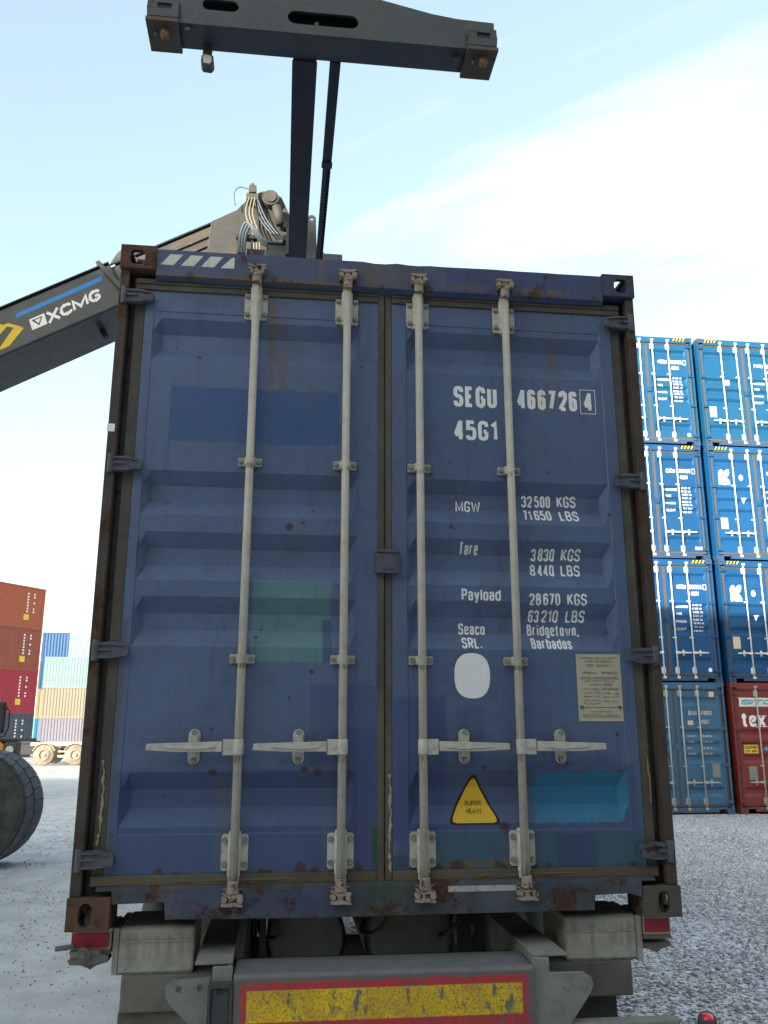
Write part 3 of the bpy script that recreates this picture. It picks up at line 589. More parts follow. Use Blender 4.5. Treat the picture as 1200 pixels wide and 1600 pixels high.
def make_container(name, label, loc, mats, fine=False, rotz=0, group=None, doors=(-1, 1), L=12.192):
    root = thing(name, label, 'container', loc, rotz, group)
    f = fine
    def part(nm, key, fn, mat, par, bevel=0, at=None):
        o = link(nm, cached(key, fn, mat), mat, par, bevel, at); return o
    bv = .004 if f else 0
    for sd in (-1, 1):
        part('corner_casting', ('ct', sd, f), lambda: casting_mesh(True, sd, f), mats['ctl' if sd < 0 else 'ctr'], root, .003 if f else 0)
        part('corner_casting', ('cb', sd, f), lambda: casting_mesh(False, sd, f), mats['cbl' if sd < 0 else 'cbr'], root, .003 if f else 0)
        def post():
            mb = MB(); a, b = W2 - .044, W2 - .003
            mb.box(min(sd * a, sd * b), max(sd * a, sd * b), .012, .16, .119, H - .119)
            return mb.mesh('corner_post')
        part('corner_post', ('post', sd), post, mats['post'], root, bv)
        def recess():
            mb = MB(); a, b = 1.09, W2 - .045
            mb.box(min(sd * a, sd * b), max(sd * a, sd * b), .085, .15, .119, H - .119); mb.box(min(sd * 1.09, sd * 1.112), max(sd * 1.09, sd * 1.112), .078, .084, .14, H - .14)
            return mb.mesh('post_recess')
        part('post_recess', ('rec', sd), recess, mats['recess'], root)
        part('side_wall', ('side', sd, L), lambda: corrugated(L, .10, H - .06, sd * (W2 - .012), sd), mats['side'], root)
        def rail():
            mb = MB(); a, b = W2 - .06, W2 - .004
            mb.box(min(sd * a, sd * b), max(sd * a, sd * b), .178, L - .178, .02, .15); mb.box(min(sd * a, sd * b), max(sd * a, sd * b), .178, L - .178, H - .09, H - .01); return mb.mesh('side_rail')
        part('side_rail', ('rail', sd, L), rail, mats['frame'], root)
    part('header', ('head', f), lambda: header_mesh(f), mats['header'], root)
    part('sill', ('sill', f), lambda: sill_mesh(f), mats['sill'], root, .002 if f else 0)
    part('roof', ('roof', L), lambda: MB().box(-1.16, 1.16, .09, L - .05, H - .035, H - .02).mesh('roof'), mats['side'], root)
    part('floor', ('floor', L), lambda: MB().box(-1.15, 1.15, .076, L - .05, .09, .13).mesh('floor'), mats['under'], root)
    part('front_wall', ('fw', L), lambda: MB().box(-W2, W2, L - .05, L, 0.0, H).mesh('front_wall'), mats['side'], root)
    D = {}
    for sd in doors:
        d = part('door', ('door', sd), lambda: door_mesh(sd), mats['dl' if sd < 0 else 'dr'], root); D[sd] = d
        def gask():
            mb = MB(); o, i = 1.100, .033
            a0, a1 = (-1.148, -1.1005) if sd < 0 else (1.1005, 1.148); c0, c1 = (-.0315, -.002) if sd < 0 else (.002, .0315)
            mb.prism([(a0, .165), (a1, .165), (a1, 2.722), (a0, 2.722)], 'y', .050, .080); mb.prism([(c0, .150), (c1, .150), (c1, 2.735), (c0, 2.735)], 'y', .040 if sd < 0 else .043, .078)
            xa, xb = (-1.148, -.0315) if sd < 0 else (.0315, 1.148)
            mb.box(xa, xb, .036, .078, 2.6955, 2.7505); mb.box(xa, xb, .036, .078, .150, .1895); mb.box(xa, xb, .028, .036, 2.722, 2.732)
            return mb.mesh('door_gasket')
        part('door_gasket', ('gask', sd), gask, mats['gasket'], d, bv)
        for hz in (2.650, 1.854, 1.056, .252):
            part('hinge', ('hinge', sd), lambda: hinge_mesh(sd), mats['hinge'], d, .002 if f else 0, (sd * 1.197, 0, hz))
        for rx in ((-.600, -.180) if sd < 0 else (.155, .570)):
            y = .004
            part('lock_rod', ('rod', f), lambda: rod_mesh(f), mats['rod'], d, 0, (rx, y, 0))
            part('rod_guide', ('bg', f, 1), lambda: big_guide(f, 1), mats['br'], d, .0015 if f else 0, (rx, y + .022, 2.640))
            part('rod_guide', ('bg', f, -1), lambda: big_guide(f, -1), mats['br'], d, .0015 if f else 0, (rx, y + .022, .268))
            for z in (1.884, 1.026): part('rod_clamp', ('sg', f), lambda: small_guide(f), mats['br'], d, .001 if f else 0, (rx, y + .022, z))
            part('cam', ('cam', f, 1), lambda: cam_mesh(f, 1), mats['cam'], d, .0015 if f else 0, (rx, y - .012, 2.782))
            part('cam', ('cam', f, -1), lambda: cam_mesh(f, -1), mats['cam'], d, .0015 if f else 0, (rx, y - .012, .120))
            sg = -1 if sd < 0 else 1; yl = y - .018
            if f:
                for zc in (2.640, .268):
                    for bx_ in (-.040, .040):
                        for bz_ in (-.045, .045): part('bolt', ('bolt',), bolt_mesh, M['bolt'], d, 0, (rx + bx_, y + .0295, zc + bz_))
                    for bz_ in (-.048, .070): part('grease_hole', ('gh',), hole_mesh, M['black'], d, 0, (rx - .003, y - .0055, zc + (bz_ if zc > 1 else -bz_)))
                for zc in (1.884, 1.026):
                    for bx_ in (-.040, .040): part('bolt', ('bolt',), bolt_mesh, M['bolt'], d, 0, (rx + bx_, y + .0275, zc))
                    part('grease_hole', ('gh',), hole_mesh, M['black'], d, 0, (rx + .002, y - .003, zc))
            part('door_handle', ('hd', sg), lambda: handle_mesh(sg), mats['br'], d, .002 if f else 0, (rx + sg * .045, yl - .004, .672))
            part('handle_hub', ('hub', sg), lambda: hub_mesh(sg), mats['br'], d, .002 if f else 0, (rx, y - .006, .672))
            part('handle_catch', ('kp',), keeper_mesh, mats['br'], d, .0015 if f else 0, (rx + sg * .178, y + .020, .672))
            if f:
                for bz_, by_ in ((.055, -.008), (-.055, .012)): part('bolt', ('bolt',), bolt_mesh, M['bolt'], d, 0, (rx + sg * .178, y + .012 + by_, .672 + bz_))
    return root, D

main_mats = dict(ctl=M['casting_rust'], ctr=M['casting_blue'], cbl=M['casting_rust'], cbr=M['casting_grey'], post=M['post'], recess=M['inner_post'], side=M['side'], frame=M['side'],
                 header=M['header'], sill=M['sill'], under=M['black_under'], dl=M['door_left'], dr=M['door_right'], gasket=M['gasket'], hinge=M['hinge'], rod=M['rod'], br=M['bracket'], cam=M['cam'])
main, DD = make_container('shipping_container', 'large worn dark blue container with grey lock rods, standing on the trailer', (0, 0, G), main_mats, True)
dR, dL = DD[1], DD[-1]
ydr = lambda x, z: panel_y(x, z, 1)
ydl = lambda x, z: panel_y(x, z, -1)
def put(name, rows, mat, parent, off=.0015, yf=ydr, w=.0):
    for r in rows:
        mb = MB(); text_bm(mb, r[0], r[1], r[2], r[3], r[4], 0, w, r[5] if len(r) > 5 else 0)
        link(name, drape(mb, name, ZB, yf, off), mat, parent)
put('lettering', [('SEGU', .322, .528, 2.193, 2.296), ('45G1', .320, .527, 2.031, 2.128)], M['white'], dR, w=.036)
put('lettering', [('4', .623, .668, 2.196, 2.294), ('6', .674, .713, 2.196, 2.294), ('2', .826, .868, 2.194, 2.294), ('6', .875, .915, 2.194, 2.294), ('4', .946, .992, 2.200, 2.292)], M['white'], dR, w=.036)
put('lettering', [('6', .724, .763, 2.196, 2.294), ('7', .771, .812, 2.196, 2.294)], M['yellowed'], dR, w=.036)
def frame_decal(parent, x0, x1, z0, z1, t, mat, name='check_digit_frame'):
    mb = MB()
    for a, b, c, d in ((x0, x1, z1 - t, z1), (x0, x1, z0, z0 + t), (x0, x0 + t, z0 + t, z1 - t), (x1 - t, x1, z0 + t, z1 - t)): mb.add([(a, 0, c), (b, 0, c), (b, 0, d), (a, 0, d)], [(0, 1, 2, 3)])
    link(name, drape(mb, name, ZB, ydr, .0015), mat, parent)
frame_decal(dR, .930, 1.006, 2.184, 2.306, .003, M['white'])
put('lettering', [('MGW', .329, .445, 1.700, 1.752), ('32', .638, .690, 1.731, 1.785), ('500', .700, .775, 1.732, 1.786), ('KGS', .806, .896, 1.735, 1.788),
    ('71', .641, .681, 1.663, 1.717), ('650', .693, .773, 1.665, 1.718), ('LBS', .812, .902, 1.665, 1.719),
    ('Tare', .337, .425, 1.501, 1.553), ('3', .671, .694, 1.480 + .0, 1.532), ('830', .704, .780, 1.481, 1.534), ('KGS', .812, .902, 1.483, 1.536),
    ('8', .665, .690, 1.411, 1.463), ('440', .700, .777, 1.411, 1.464), ('LBS', .808, .898, 1.412, 1.465),
    ('Payload', .340, .516, 1.290, 1.342), ('28', .646, .698, 1.274, 1.326), ('670', .708, .786, 1.275, 1.327), ('KGS', .818, .908, 1.276, 1.328),
    ('63', .647, .695, 1.203, 1.254), ('210', .707, .783, 1.203, 1.255), ('LBS', .818, .906, 1.204, 1.256),
    ('Seaco', .331, .450, 1.144, 1.194), ('SRL.', .340, .428, 1.081, 1.131), ('Bridgetown,', .640, .878, 1.143, 1.193), ('Barbados', .650, .832, 1.082, 1.132)], M['white'], dR, w=.018)
ov = oval(.379, .965, .078, .096, 40, 2.5); mb = MB(); mb.add([(a, 0, b) for a, b in ov], [tuple(range(len(ov)))]); link('oval_sticker', drape(mb, 'oval_sticker', ZB, ydr, .0018), M['white'], dR)
def roundtri(cx, zb, w, h, r=.012):
    P = [(cx - w / 2, zb), (cx + w / 2, zb), (cx, zb + h)]; out = []
    for i, p in enumerate(P):
        a, b = Vector(P[i - 1]), Vector(P[(i + 1) % 3]); p = Vector(p); u = (a - p).normalized() * r * 1.8; v = (b - p).normalized() * r * 1.8
        for t in (0, .5, 1): q = (p + u) * (1 - t) ** 2 + p * 2 * t * (1 - t) + (p + v) * t * t; out.append((q.x, q.y))
    return out
for nm, (w, h, zb, of), m in (('sign_border', (.232, .212, .360, .0015), M['black']), ('warning_sign', (.205, .188, .366, .0028), M['yellow'])):
    mb = MB(); p = roundtri(.377, zb, w, h, .014); mb.add([(a, 0, b) for a, b in p], [tuple(range(len(p)))]); link(nm, drape(mb, nm, ZB, ydr, of), m, dR)
put('lettering', [('SUPER', .342, .412, .432, .450), ('HEAVY', .345, .411, .402, .420)], M['black'], dR, .004)
# data plate
pl = B('data_plate', MB().prism([(.843, .775), (1.043, .775), (1.043, 1.062), (.843, 1.062)], 'y', YD + .001, YD + .004), M['plate'], dR)
mb = MB(); yp = 0
rows = [('APPROVED FOR TRANSPORT', .862, 1.024, 1.040, .9), ('UNDER CUSTOMS SEAL', .880, 1.006, 1.026, .9), ('CSC SAFETY', .890, 1.0, 1.006, 1.3), ('APPROVAL', .868, .935, .976, 1.1), ('REFERENCE', .955, 1.025, .976, 1.1),
        ('DATE MANUFACTURED', .866, 1.026, .958, .8), ('IDENTIFICATION No.', .878, 1.016, .942, .8), ('MAXIMUM GROSS', .895, 1.0, .926, 1.1), ('ALLOWABLE', .870, .942, .908, .8), ('STACKING', .955, 1.026, .906, 1.3),
        ('LOAD FOR', .870, .942, .892, .8), ('1.8 g', .958, 1.026, .890, .8), ('RACKING TEST', .870, .942, .876, .8), ('LOAD VALUE', .958, 1.026, .874, .8), ('END WALL', .870, .942, .860, .8), ('SIDE WALL', .958, 1.026, .856, .8), ('FLOOR', .870, .942, .846, .8),
        ('MAINTENANCE', .895, .99, .812, .9), ('EXAMINATION PROGRAM', .862, 1.024, .798, .8)]
for s_, a, b, z, k in rows: text_bm(mb, s_, a, b, z, z + .0085 * k, YD + .0002, .02)
for z in (.832, .954, .792): mb.add([(.860, YD + .0002, z), (1.028, YD + .0002, z), (1.028, YD + .0002, z + .0022), (.860, YD + .0002, z + .0022)], [(0, 1, 2, 3)])
tag(B('fine_print', mb, M['ink'], dR), kind='stuff')
for x in (.858, 1.028):
    mb = MB(); mb.cyl((x, YD + .001, .834), (x, YD - .006, .834), .007, 10); B('rivet', mb, M['darkgrey'], dR)
# seal cover between the doors, small things
mb = MB(); mb.prism([(-.042, 1.398), (.056, 1.398), (.060, 1.404), (.060, 1.498), (.055, 1.503), (-.042, 1.503), (-.047, 1.498), (-.047, 1.404)], 'y', .012, .045); mb.box(-.046, .06, .006, .012, 1.488, 1.502); mb.box(-.010, .046, .0085, .012, 1.415, 1.475)
B('seal_cover', mb, M['hinge'], dR, .003)
mb = MB()
for i, x in enumerate((-1.040, -.948, -.858, -.768)):
    pts = [(x, 2.806), (x + .058, 2.806), (x + .100, 2.862), (x + .042, 2.862)]
    if i == 3: pts = [(x, 2.806), (x + .062, 2.806), (x + .062, 2.862), (x + .050, 2.862)]
    mb.add([(a, .0025, b) for a, b in pts], [(0, 1, 2, 3)])
B('hazard_stripe', mb, paint('worn_white_stripe', (.62, .62, .56), .6, .15, .3, .10, .3, (.25, .13, .05), scale=3), main)
mb = MB(); mb.add([(.25, .0025, .112), (.53, .0025, .112), (.53, .0025, .134), (.25, .0025, .134)], [(0, 1, 2, 3)]); B('worn_strip', mb, paint('worn_strip', (.40, .40, .38), .6, .3, .6, 0, .5, scale=6), main)
mb = MB(); text_bm(mb, 'LEFSEBE', -.142, -.085, .150, .162, .038, .03); B('lettering', mb, M['white'], main)
B('tag', MB().box(-1.2185, -1.186, .010, .0115, 1.995, 2.030), M['white'], main)
# peeling sealant at the lower door edges
def sealant(path, r, name='torn_sealant'):
    mb = MB(); rr = random.Random(len(path)); P = []
    for (a, b) in zip(path[:-1], path[1:]):
        for k in range(9):
            t = k / 9; P.append((a[0] + (b[0] - a[0]) * t + rr.uniform(-.0035, .0035), a[1] + rr.uniform(-.004, .004), a[2] + (b[2] - a[2]) * t))
    mb.tube(P, [r * rr.choice((.3, .5, .8, 1.0, 1.3, 1.7)) for _ in P], 6); return mb
SE = flat('torn_sealant', (.42, .36, .25), .8, .5)
B('torn_sealant', sealant([(-1.132, .046, .62), (-1.125, .044, .5), (-1.128, .044, .36), (-1.132, .046, .29)], .0045), SE, main)
B('torn_sealant', sealant([(1.128, .046, .68), (1.138, .044, .56), (1.140, .044, .42)], .004), flat('rusty_sealant', (.28, .17, .08), .8, .5), main)
B('torn_sealant', sealant([(.020, .042, .56), (.024, .041, .40), (.016, .041, .28), (.026, .041, .17)], .005), SE, main)
B('torn_sealant', sealant([(-1.12, .040, .168), (-.7, .038, .166), (-.05, .038, .170)], .004), flat('rusty_sealant2', (.17, .12, .06), .8, .6), main)
B('torn_sealant', sealant([(.10, .040, .170), (.5, .038, .164), (1.05, .038, .176)], .004), flat('rusty_sealant2', (.17, .12, .06), .8, .6), main)

# ------------------------------------------------------------------ trailer under the container
TR = thing('container_trailer', 'dusty grey skeletal container trailer with a red and yellow reflective rear bumper', 'trailer', (0, .5, 0))
def tp(name, mb, mat, bevel=0, par=None):      # coordinates relative to the container floor line
    me = mb.mesh(name); me.transform(Matrix.Translation((0, -.5, G))); o = link(name, me, mat, par or TR, bevel); return o
tp('bolster', MB().prism([(.085, -.172), (.085, -.010), (.10, -.004), (.40, -.004), (.40, -.172)], 'x', -1.030, -.742), M['blockgrey'], .010)
tp('bolster', MB().prism([(.085, -.172), (.085, -.010), (.10, -.004), (.40, -.004), (.40, -.172)], 'x', .748, 1.052), M['blockgrey'], .010)
tp('bolster_seam', MB().box(-1.026, -.745, .080, .086, -.060, -.052), M['blockgrey'], .002); tp('bolster_seam', MB().box(.752, 1.046, .080, .086, -.066, -.058), M['blockgrey'], .002)
tp('end_plate', MB().box(-1.054, -1.031, .092, .395, -.176, -.008), M['blockgrey'], .003); tp('end_plate', MB().box(1.053, 1.080, .092, .395, -.182, -.008), M['blockgrey'], .003)
tp('rear_crossmember', MB().box(-1.012, 1.022, .075, .30, -.305, -.174), M['darkgrey'], .008)
tp('bolster_beam', MB().box(-.741, .747, .60, .68, -.035, -.006), M['black_under'], .004)
tp('lower_crossmember', MB().box(-1.02, -.74, .10, .32, -.46, -.307), M['darkgrey'], .006); tp('lower_crossmember', MB().box(.72, .98, .16, .30, -.46, -.307), M['black_under'], .004)
tp('side_bracket', MB().box(-.735, -.60, .09, .3, -.45, -.308), M['black_under'], .004)
REDW = paint('worn_red_tape', (.36, .02, .035), .45, .2, .2, 0, .35, (.08, .07, .06), scale=6)
for sd in (-1, 1):
    a, b = (1.055, 1.212) if sd < 0 else (1.081, 1.205)
    X = lambda p, q: (min(sd * p, sd * q), max(sd * p, sd * q))
    x0, x1 = X(a, b)
    hs = tp('twistlock_housing', MB().box(x0, x1, .075, .30, -.018, -.004).box(x0 + .004, x1 - .004, .082, .29, -.082, -.018), M['blockgrey'], .003)
    tp('reflective_tape', MB().box(x0 + .005, x1 - .012, .078, .0815, -.072, -.022), REDW, 0, hs)
    cx = (x0 + x1) / 2
    mb = MB(); mb.cyl((cx, .15, -.125), (cx, .15, -.082), .026, 12); mb.prism([(cx - .065, -.118), (cx + .06, -.112), (cx + .065, -.130), (cx + .02, -.142), (cx, -.155), (cx - .03, -.142), (cx - .062, -.136)], 'y', .10, .19)
    tp('twistlock_nut', mb, M['darkgrey'], .003)
    tp('twistlock_head', MB().prism([(cx - .03, -.004), (cx + .03, -.004), (cx + .03, .03), (cx + .012, .06), (cx - .012, .06), (cx - .03, .03)], 'y', .07, .12), M['darkgrey'], .003)
    tp('twistlock_lip', MB().box(x0, x1 - .004, .08, .26, -.098, -.083), M['darkgrey'], .003)
mb = MB(); mb.cyl((-1.20, .05, -.095), (-1.09, .055, -.085), .014, 10); mb.cyl((-1.150, .055, -.088), (-1.150, .03, -.088), .026, 14); mb.cyl((-1.150, .03, -.088), (-1.150, .018, -.088), .014, 8); mb.cyl((-1.26, .06, -.070), (-1.19, .06, -.062), .010, 8); mb.prism([(-1.21, -.11), (-1.13, -.072), (-1.06, -.098), (-1.06, -.118), (-1.14, -.128), (-1.20, -.125)], 'y', .045, .065)
tp('twistlock_handle', mb, M['darkgrey'], .002)
# forked flanges and bumper hangers
tp('frame_rail', MB().box(-.722, -.585, -.10, 3.2, -.104, -.094).box(-.600, -.590, -.10, 3.2, -.40, -.104), M['plategrey'], .003)
tp('frame_rail', MB().box(.553, .690, -.12, 3.2, -.104, -.094).box(.560, .570, -.12, 3.2, -.40, -.104), M['plategrey'], .003)
tp('frame_rail', MB().box(-.70, -.56, 3.2, 12.0, -.20, -.02).box(.56, .70, 3.2, 12.0, -.20, -.02), M['black_under'])
tp('bumper_hanger', MB().box(-.655, -.582, -.125, -.110, -.46, -.1045), M['plategrey'], .003)
tp('bumper_hanger', MB().prism([(.546, -.105), (.612, -.105), (.612, -.158), (.745, -.160), (.775, -.178), (.784, -.205), (.770, -.235), (.690, -.335), (.680, -.345), (.546, -.345)], 'y', -.130, -.115), M['plategrey'], .003)
g = link('gusset_plate', curve_mesh('gusset_plate', [[(-.800, -.150), (-.662, -.142), (-.662, -.42), (-.695, -.33), (-.80, -.235), (-.822, -.205), (-.822, -.170)], oval(-.775, -.178, .012, .012, 14), oval(-.700, -.176, .012, .012, 14)], .006), M['plategrey'], TR, .002, (0, -.5 - .105, G))
mb = MB()
for x, z in ((.675, -.205), (.742, -.206), (.645, -.285)): mb.cyl((x, -.1305, z), (x, -.134, z), .015, 14)
tp('rivet', mb, M['plategrey'], .001)
mb = MB()
for z in (-.178, -.30): mb.cyl((-.628 if z > -.2 else -.592, -.158, z), (-.628 if z > -.2 else -.592, -.1615, z), .0085, 12)
tp('bolt_hole', mb, M['black'])
mb = MB(); mb.prism([(-.668, -.152), (-.578, -.152), (-.590, -.170), (-.656, -.170)], 'y', -.158, -.128); mb.box(-.668, -.656, -.158, -.128, -.46, -.153); mb.box(-.590, -.578, -.158, -.128, -.46, -.153); mb.box(-.655, -.591, -.150, -.128, -.46, -.171)
tp('rubber_buffer', mb, paint('buffer_black', (.045, .048, .050), .7, .3, .1, 0, .2, dust=.3, dustcol=(.13, .13, .115), scale=4), .002)
tp('bumper_beam', MB().prism([(-.150, -.40), (-.150, -.140), (-.138, -.128), (.085, -.128), (.085, -.40)], 'x', -.577, .545), paint('bumper_grey', (.15, .155, .155), .75, .2, .2, 0, .3, dust=.3, dustcol=(.19, .18, .16), scale=2), .004)
t_ = reflector_material('red_yellow_reflector', -.560, .530, -.323 + G, -.146 + G, .030, .034)
def refl():
    mb = MB(); n = 20
    for i in range(n + 1): pass
    mb.box(-.562, .532, -.1525, -.1505, -.325, -.145); return mb
tp('reflective_board', refl(), t_, 0)
# tanks, axles and wheels under the load
mb = MB(); mb.cyl((-.285, .75, -.205), (-.285, 2.3, -.205), .185, 28); mb.cyl((-.285, .72, -.205), (-.285, .75, -.205), .150, 28, .185); tp('air_tank', mb, M['darkgrey'])
mb = MB(); mb.cyl((.20, .75, -.205), (.20, 2.3, -.205), .215, 28); mb.cyl((.20, .72, -.205), (.20, .75, -.205), .17, 28, .215); tp('air_tank', mb, M['darkgrey'])
tp('hanging_bracket', MB().box(-.50, -.47, .62, .66, -.35, -.02).box(.44, .47, .62, .66, -.35, -.02), M['black_under'])
cm = link('web_plate', curve_mesh('web_plate', [[(.41, -.02), (.545, -.02), (.545, -.36), (.41, -.36)], oval(.465, -.165, .032, .035, 18)], .008), M['black_under'], TR, 0, (0, .15, G))
for k in range(6): tp('crossmember', MB().box(-.56, .56, 2.5 + k * 1.8, 2.62 + k * 1.8, -.18, -.06), M['black_under'])
def tyre(parent, x, y, z, rad, w, mat=M['rubber']):
    mb = MB(); prof = [(-w / 2, rad * .55), (-w / 2, rad * .8), (-w * .46, rad * .93), (-w * .36, rad), (-.02, rad), (-.015, rad * .975), (.015, rad * .975), (.02, rad), (w * .36, rad), (w * .46, rad * .93), (w / 2, rad * .8), (w / 2, rad * .55)]
    mb.lathe(prof, (x, y, z), (1, 0, 0), 36); return B('tyre', mb, mat, parent)
for yy in (2.2, 3.5, 4.8):
    for x in (-1.05, -.72, .72, 1.05):
        w = tyre(TR, x, yy - .5 + .0, .52, .52, .30)
        mb = MB(); mb.cyl((x - .1, yy - .5, .52), (x + .1, yy - .5, .52), .30, 20); B('rim', mb, M['darkgrey'], w)
    mb = MB(); mb.cyl((-1.0, yy - .5, .52), (1.0, yy - .5, .52), .07, 12); B('axle', mb, M['black_under'], TR)
for k, (xa, za) in enumerate(((-.46, -.05), (.02, -.04), (.38, -.06))):
    mb = MB(); mb.tube([(xa + .05 * math.sin(i * .8 + k), .50 + i * .05, za - .10 * math.sin(i * .45) - .01 * i) for i in range(9)], .009, 8); tp('air_line', mb, M['black'])
for x0, x1 in ((-1.028, -.744), (.750, 1.050)):
    mb = MB(); mb.tube([(x0 + (x1 - x0) * i / 24, .086 + .0015 * math.sin(i * 2.1), -.172 + .002 * math.sin(i * 1.7)) for i in range(25)], .0035, 6); tp('weld_bead', mb, M['darkgrey'])
# lamp bar under the bumper
tp('lamp_bar', MB().box(.60, 1.12, -.13, -.06, -.40, -.338), M['plategrey'], .005)
RL = thing('marker_lamp', 'small round red marker lamp on a stalk right of the rear bumper', 'lamp', (1.245, -.09, G - .43))
mb = MB(); mb.lathe([(-.03, .0), (-.03, .034), (.012, .036), (.022, .030), (.020, .026)], (0, 0, .07), (0, -.35, 1), 20); B('lamp_body', mb, M['black_under'], RL)
mb = MB(); mb.lathe([(.012, .027), (.024, .022), (.030, .010), (.031, .0)], (0, 0, .07), (0, -.35, 1), 20); B('lamp_lens', mb, flat('red_lens', (.75, .015, .03), .25, 0, spec=.7), RL)
mb = MB(); mb.cyl((0, 0, .06), (-.02, .03, -.02), .012, 8); mb.cyl((-.02, .03, -.02), (-.16, .03, .03), .012, 8); B('lamp_stalk', mb, M['black_under'], RL)

# ------------------------------------------------------------------ stacked containers on the right
def cmats(prefix, body, rods, gask=(.105, .085, .065), cast=None, spots=0, rust=.0, grime=.15):
    b = paint(prefix + '_paint', body, .42, .12, .15, rust, grime, tuple(v * .6 for v in body), scale=1)
    c = paint(prefix + '_casting', cast or tuple(v * .7 + .02 for v in body), .6, .2, .2, .1, .3)
    r = flat(prefix + '_rod', rods, .5, .1); g_ = flat(prefix + '_gasket', gask, .7, .3); u = M['black_under']
    return dict(ctl=c, ctr=c, cbl=c, cbr=c, post=b, recess=g_, side=b, frame=b, header=b, sill=c, under=u, dl=b, dr=b, gasket=g_, hinge=b, rod=r, br=r, cam=r)
CY = (.012, .20, .46)
mF = cmats('faded_blue', (.045, .13, .23), (.42, .42, .38), rust=.12, grime=.4); mR = cmats('oxide_red', (.20, .035, .030), (.42, .38, .34), gask=(.10, .05, .04), rust=.05, grime=.3)
GR = 'stacked containers to the right of the trailer'
SX = (8.549, 11.150)
lab = [['faded blue container at the foot of the left column of the right hand stack', 'blue container directly above the faded one, left column, white number ending 3506 4',
        'third container up in the left column, light blue door with number 760895', 'topmost blue container of the left column, hazard stripes at its upper right corner'],
       ['dark red container at the foot of the right column with a big white tex sign', 'blue container with a white leaf-shaped logo, directly on the dark red one',
        'third container up in the right column, with a leaf-shaped logo', 'topmost blue container of the right column, pale plate low on its left door']]
YS = 15.714
haz_y, haz_k = flat('hazard_yellow', (.72, .55, .05), .5, .1), M['black']
def hazard(root, sd, z=2.800):
    for k, (m, nm) in enumerate(((haz_k, 'hazard_base'), (haz_y, 'hazard_stripe'))):
        mb = MB(); x0, x1 = (-1.04, -.70) if sd < 0 else (.70, 1.04)
        if k == 0: mb.add([(x0, .0020, z), (x1, .0020, z), (x1, .0020, z + .07), (x0, .0020, z + .07)], [(0, 1, 2, 3)])
        else:
            for i in range(4):
                a = x0 + .006 + i * .085
                mb.add([(a, .0008, z), (a + .040, .0008, z), (min(a + .078, x1), .0008, z + .07), (a + .038, .0008, z + .07)], [(0, 1, 2, 3)])
        B(nm, mb, m, root)
def leaf_logo(d):
    def ad(p):
        mb = MB(); mb.add([(a, 0, b) for a, b in p], [tuple(range(len(p)))]); link('logo_leaf', drape(mb, 'logo_leaf', ZB, lambda x, z: panel_y(x, z, -1), .003), M['white'], d)
    L = lambda pts: [(-.975 + a * .29, 1.90 + b * .40) for a, b in pts]
    ad(L([(0, .52), (0, .75), (.12, .93), (.30, 1.0), (.46, .90), (.50, .72), (.62, .92), (.80, 1.0), (1.0, 1.0), (1.0, .80), (.92, .62), (.80, .52)]))
    ad(L([(0, .0), (.18, .0), (.30, .10), (.36, .0), (.60, .0), (.75, .03), (1.0, .0), (.98, .22), (.85, .40), (.70, .48), (0, .48)]))
    p = oval(-.39, 2.10, .055, .075, 18); ad(p); ad([(-.44, 1.58), (-.30, 1.58), (-.36, 1.44)])
def small_rows(d, rows, x0=.30, mat=None, w=.035):
    for r in rows:
        mb = MB(); text_bm(mb, r[0], r[1], r[2], r[3], r[4], 0, w)
        link('lettering', drape(mb, 'lettering', ZB, lambda x, z: panel_y(x, z, 1), .003), mat or M['white'], d)
def std_rows(pre, num, chk):
    rows = [(pre, .30, .53, 2.18, 2.28), (num, .62, .92, 2.18, 2.28), ('45G1', .64, .84, 2.02, 2.12)]
    z = 1.78
    for a, b, c in (('MAX.GROSS', '30.480 KG', '67.200 LB'), ('TARE', '3.820 KG', '8.420 LB'), ('PAYLOAD', '26.660 KG', '58.780 LB'), ('CU.CAP.', '76.4 CU.M', '2.700 CU.FT')):
        rows += [(a, .24, .24 + .042 * len(a) * .85, z - .05, z + .01), (b, .66, .90, z, z + .045), (c, .66, .90, z - .085, z - .04)]; z -= .175
    return rows
def pale_plate(d, x0, x1, z0, z1, mat, sd): 
    B('data_plate', MB().box(x0, x1, YD - .004, YD - .001, z0, z1), mat, d)
PALE = flat('pale_plate', (.62, .52, .38), .5, .1); DULL = flat('dull_plate', (.22, .24, .20), .5, .2)
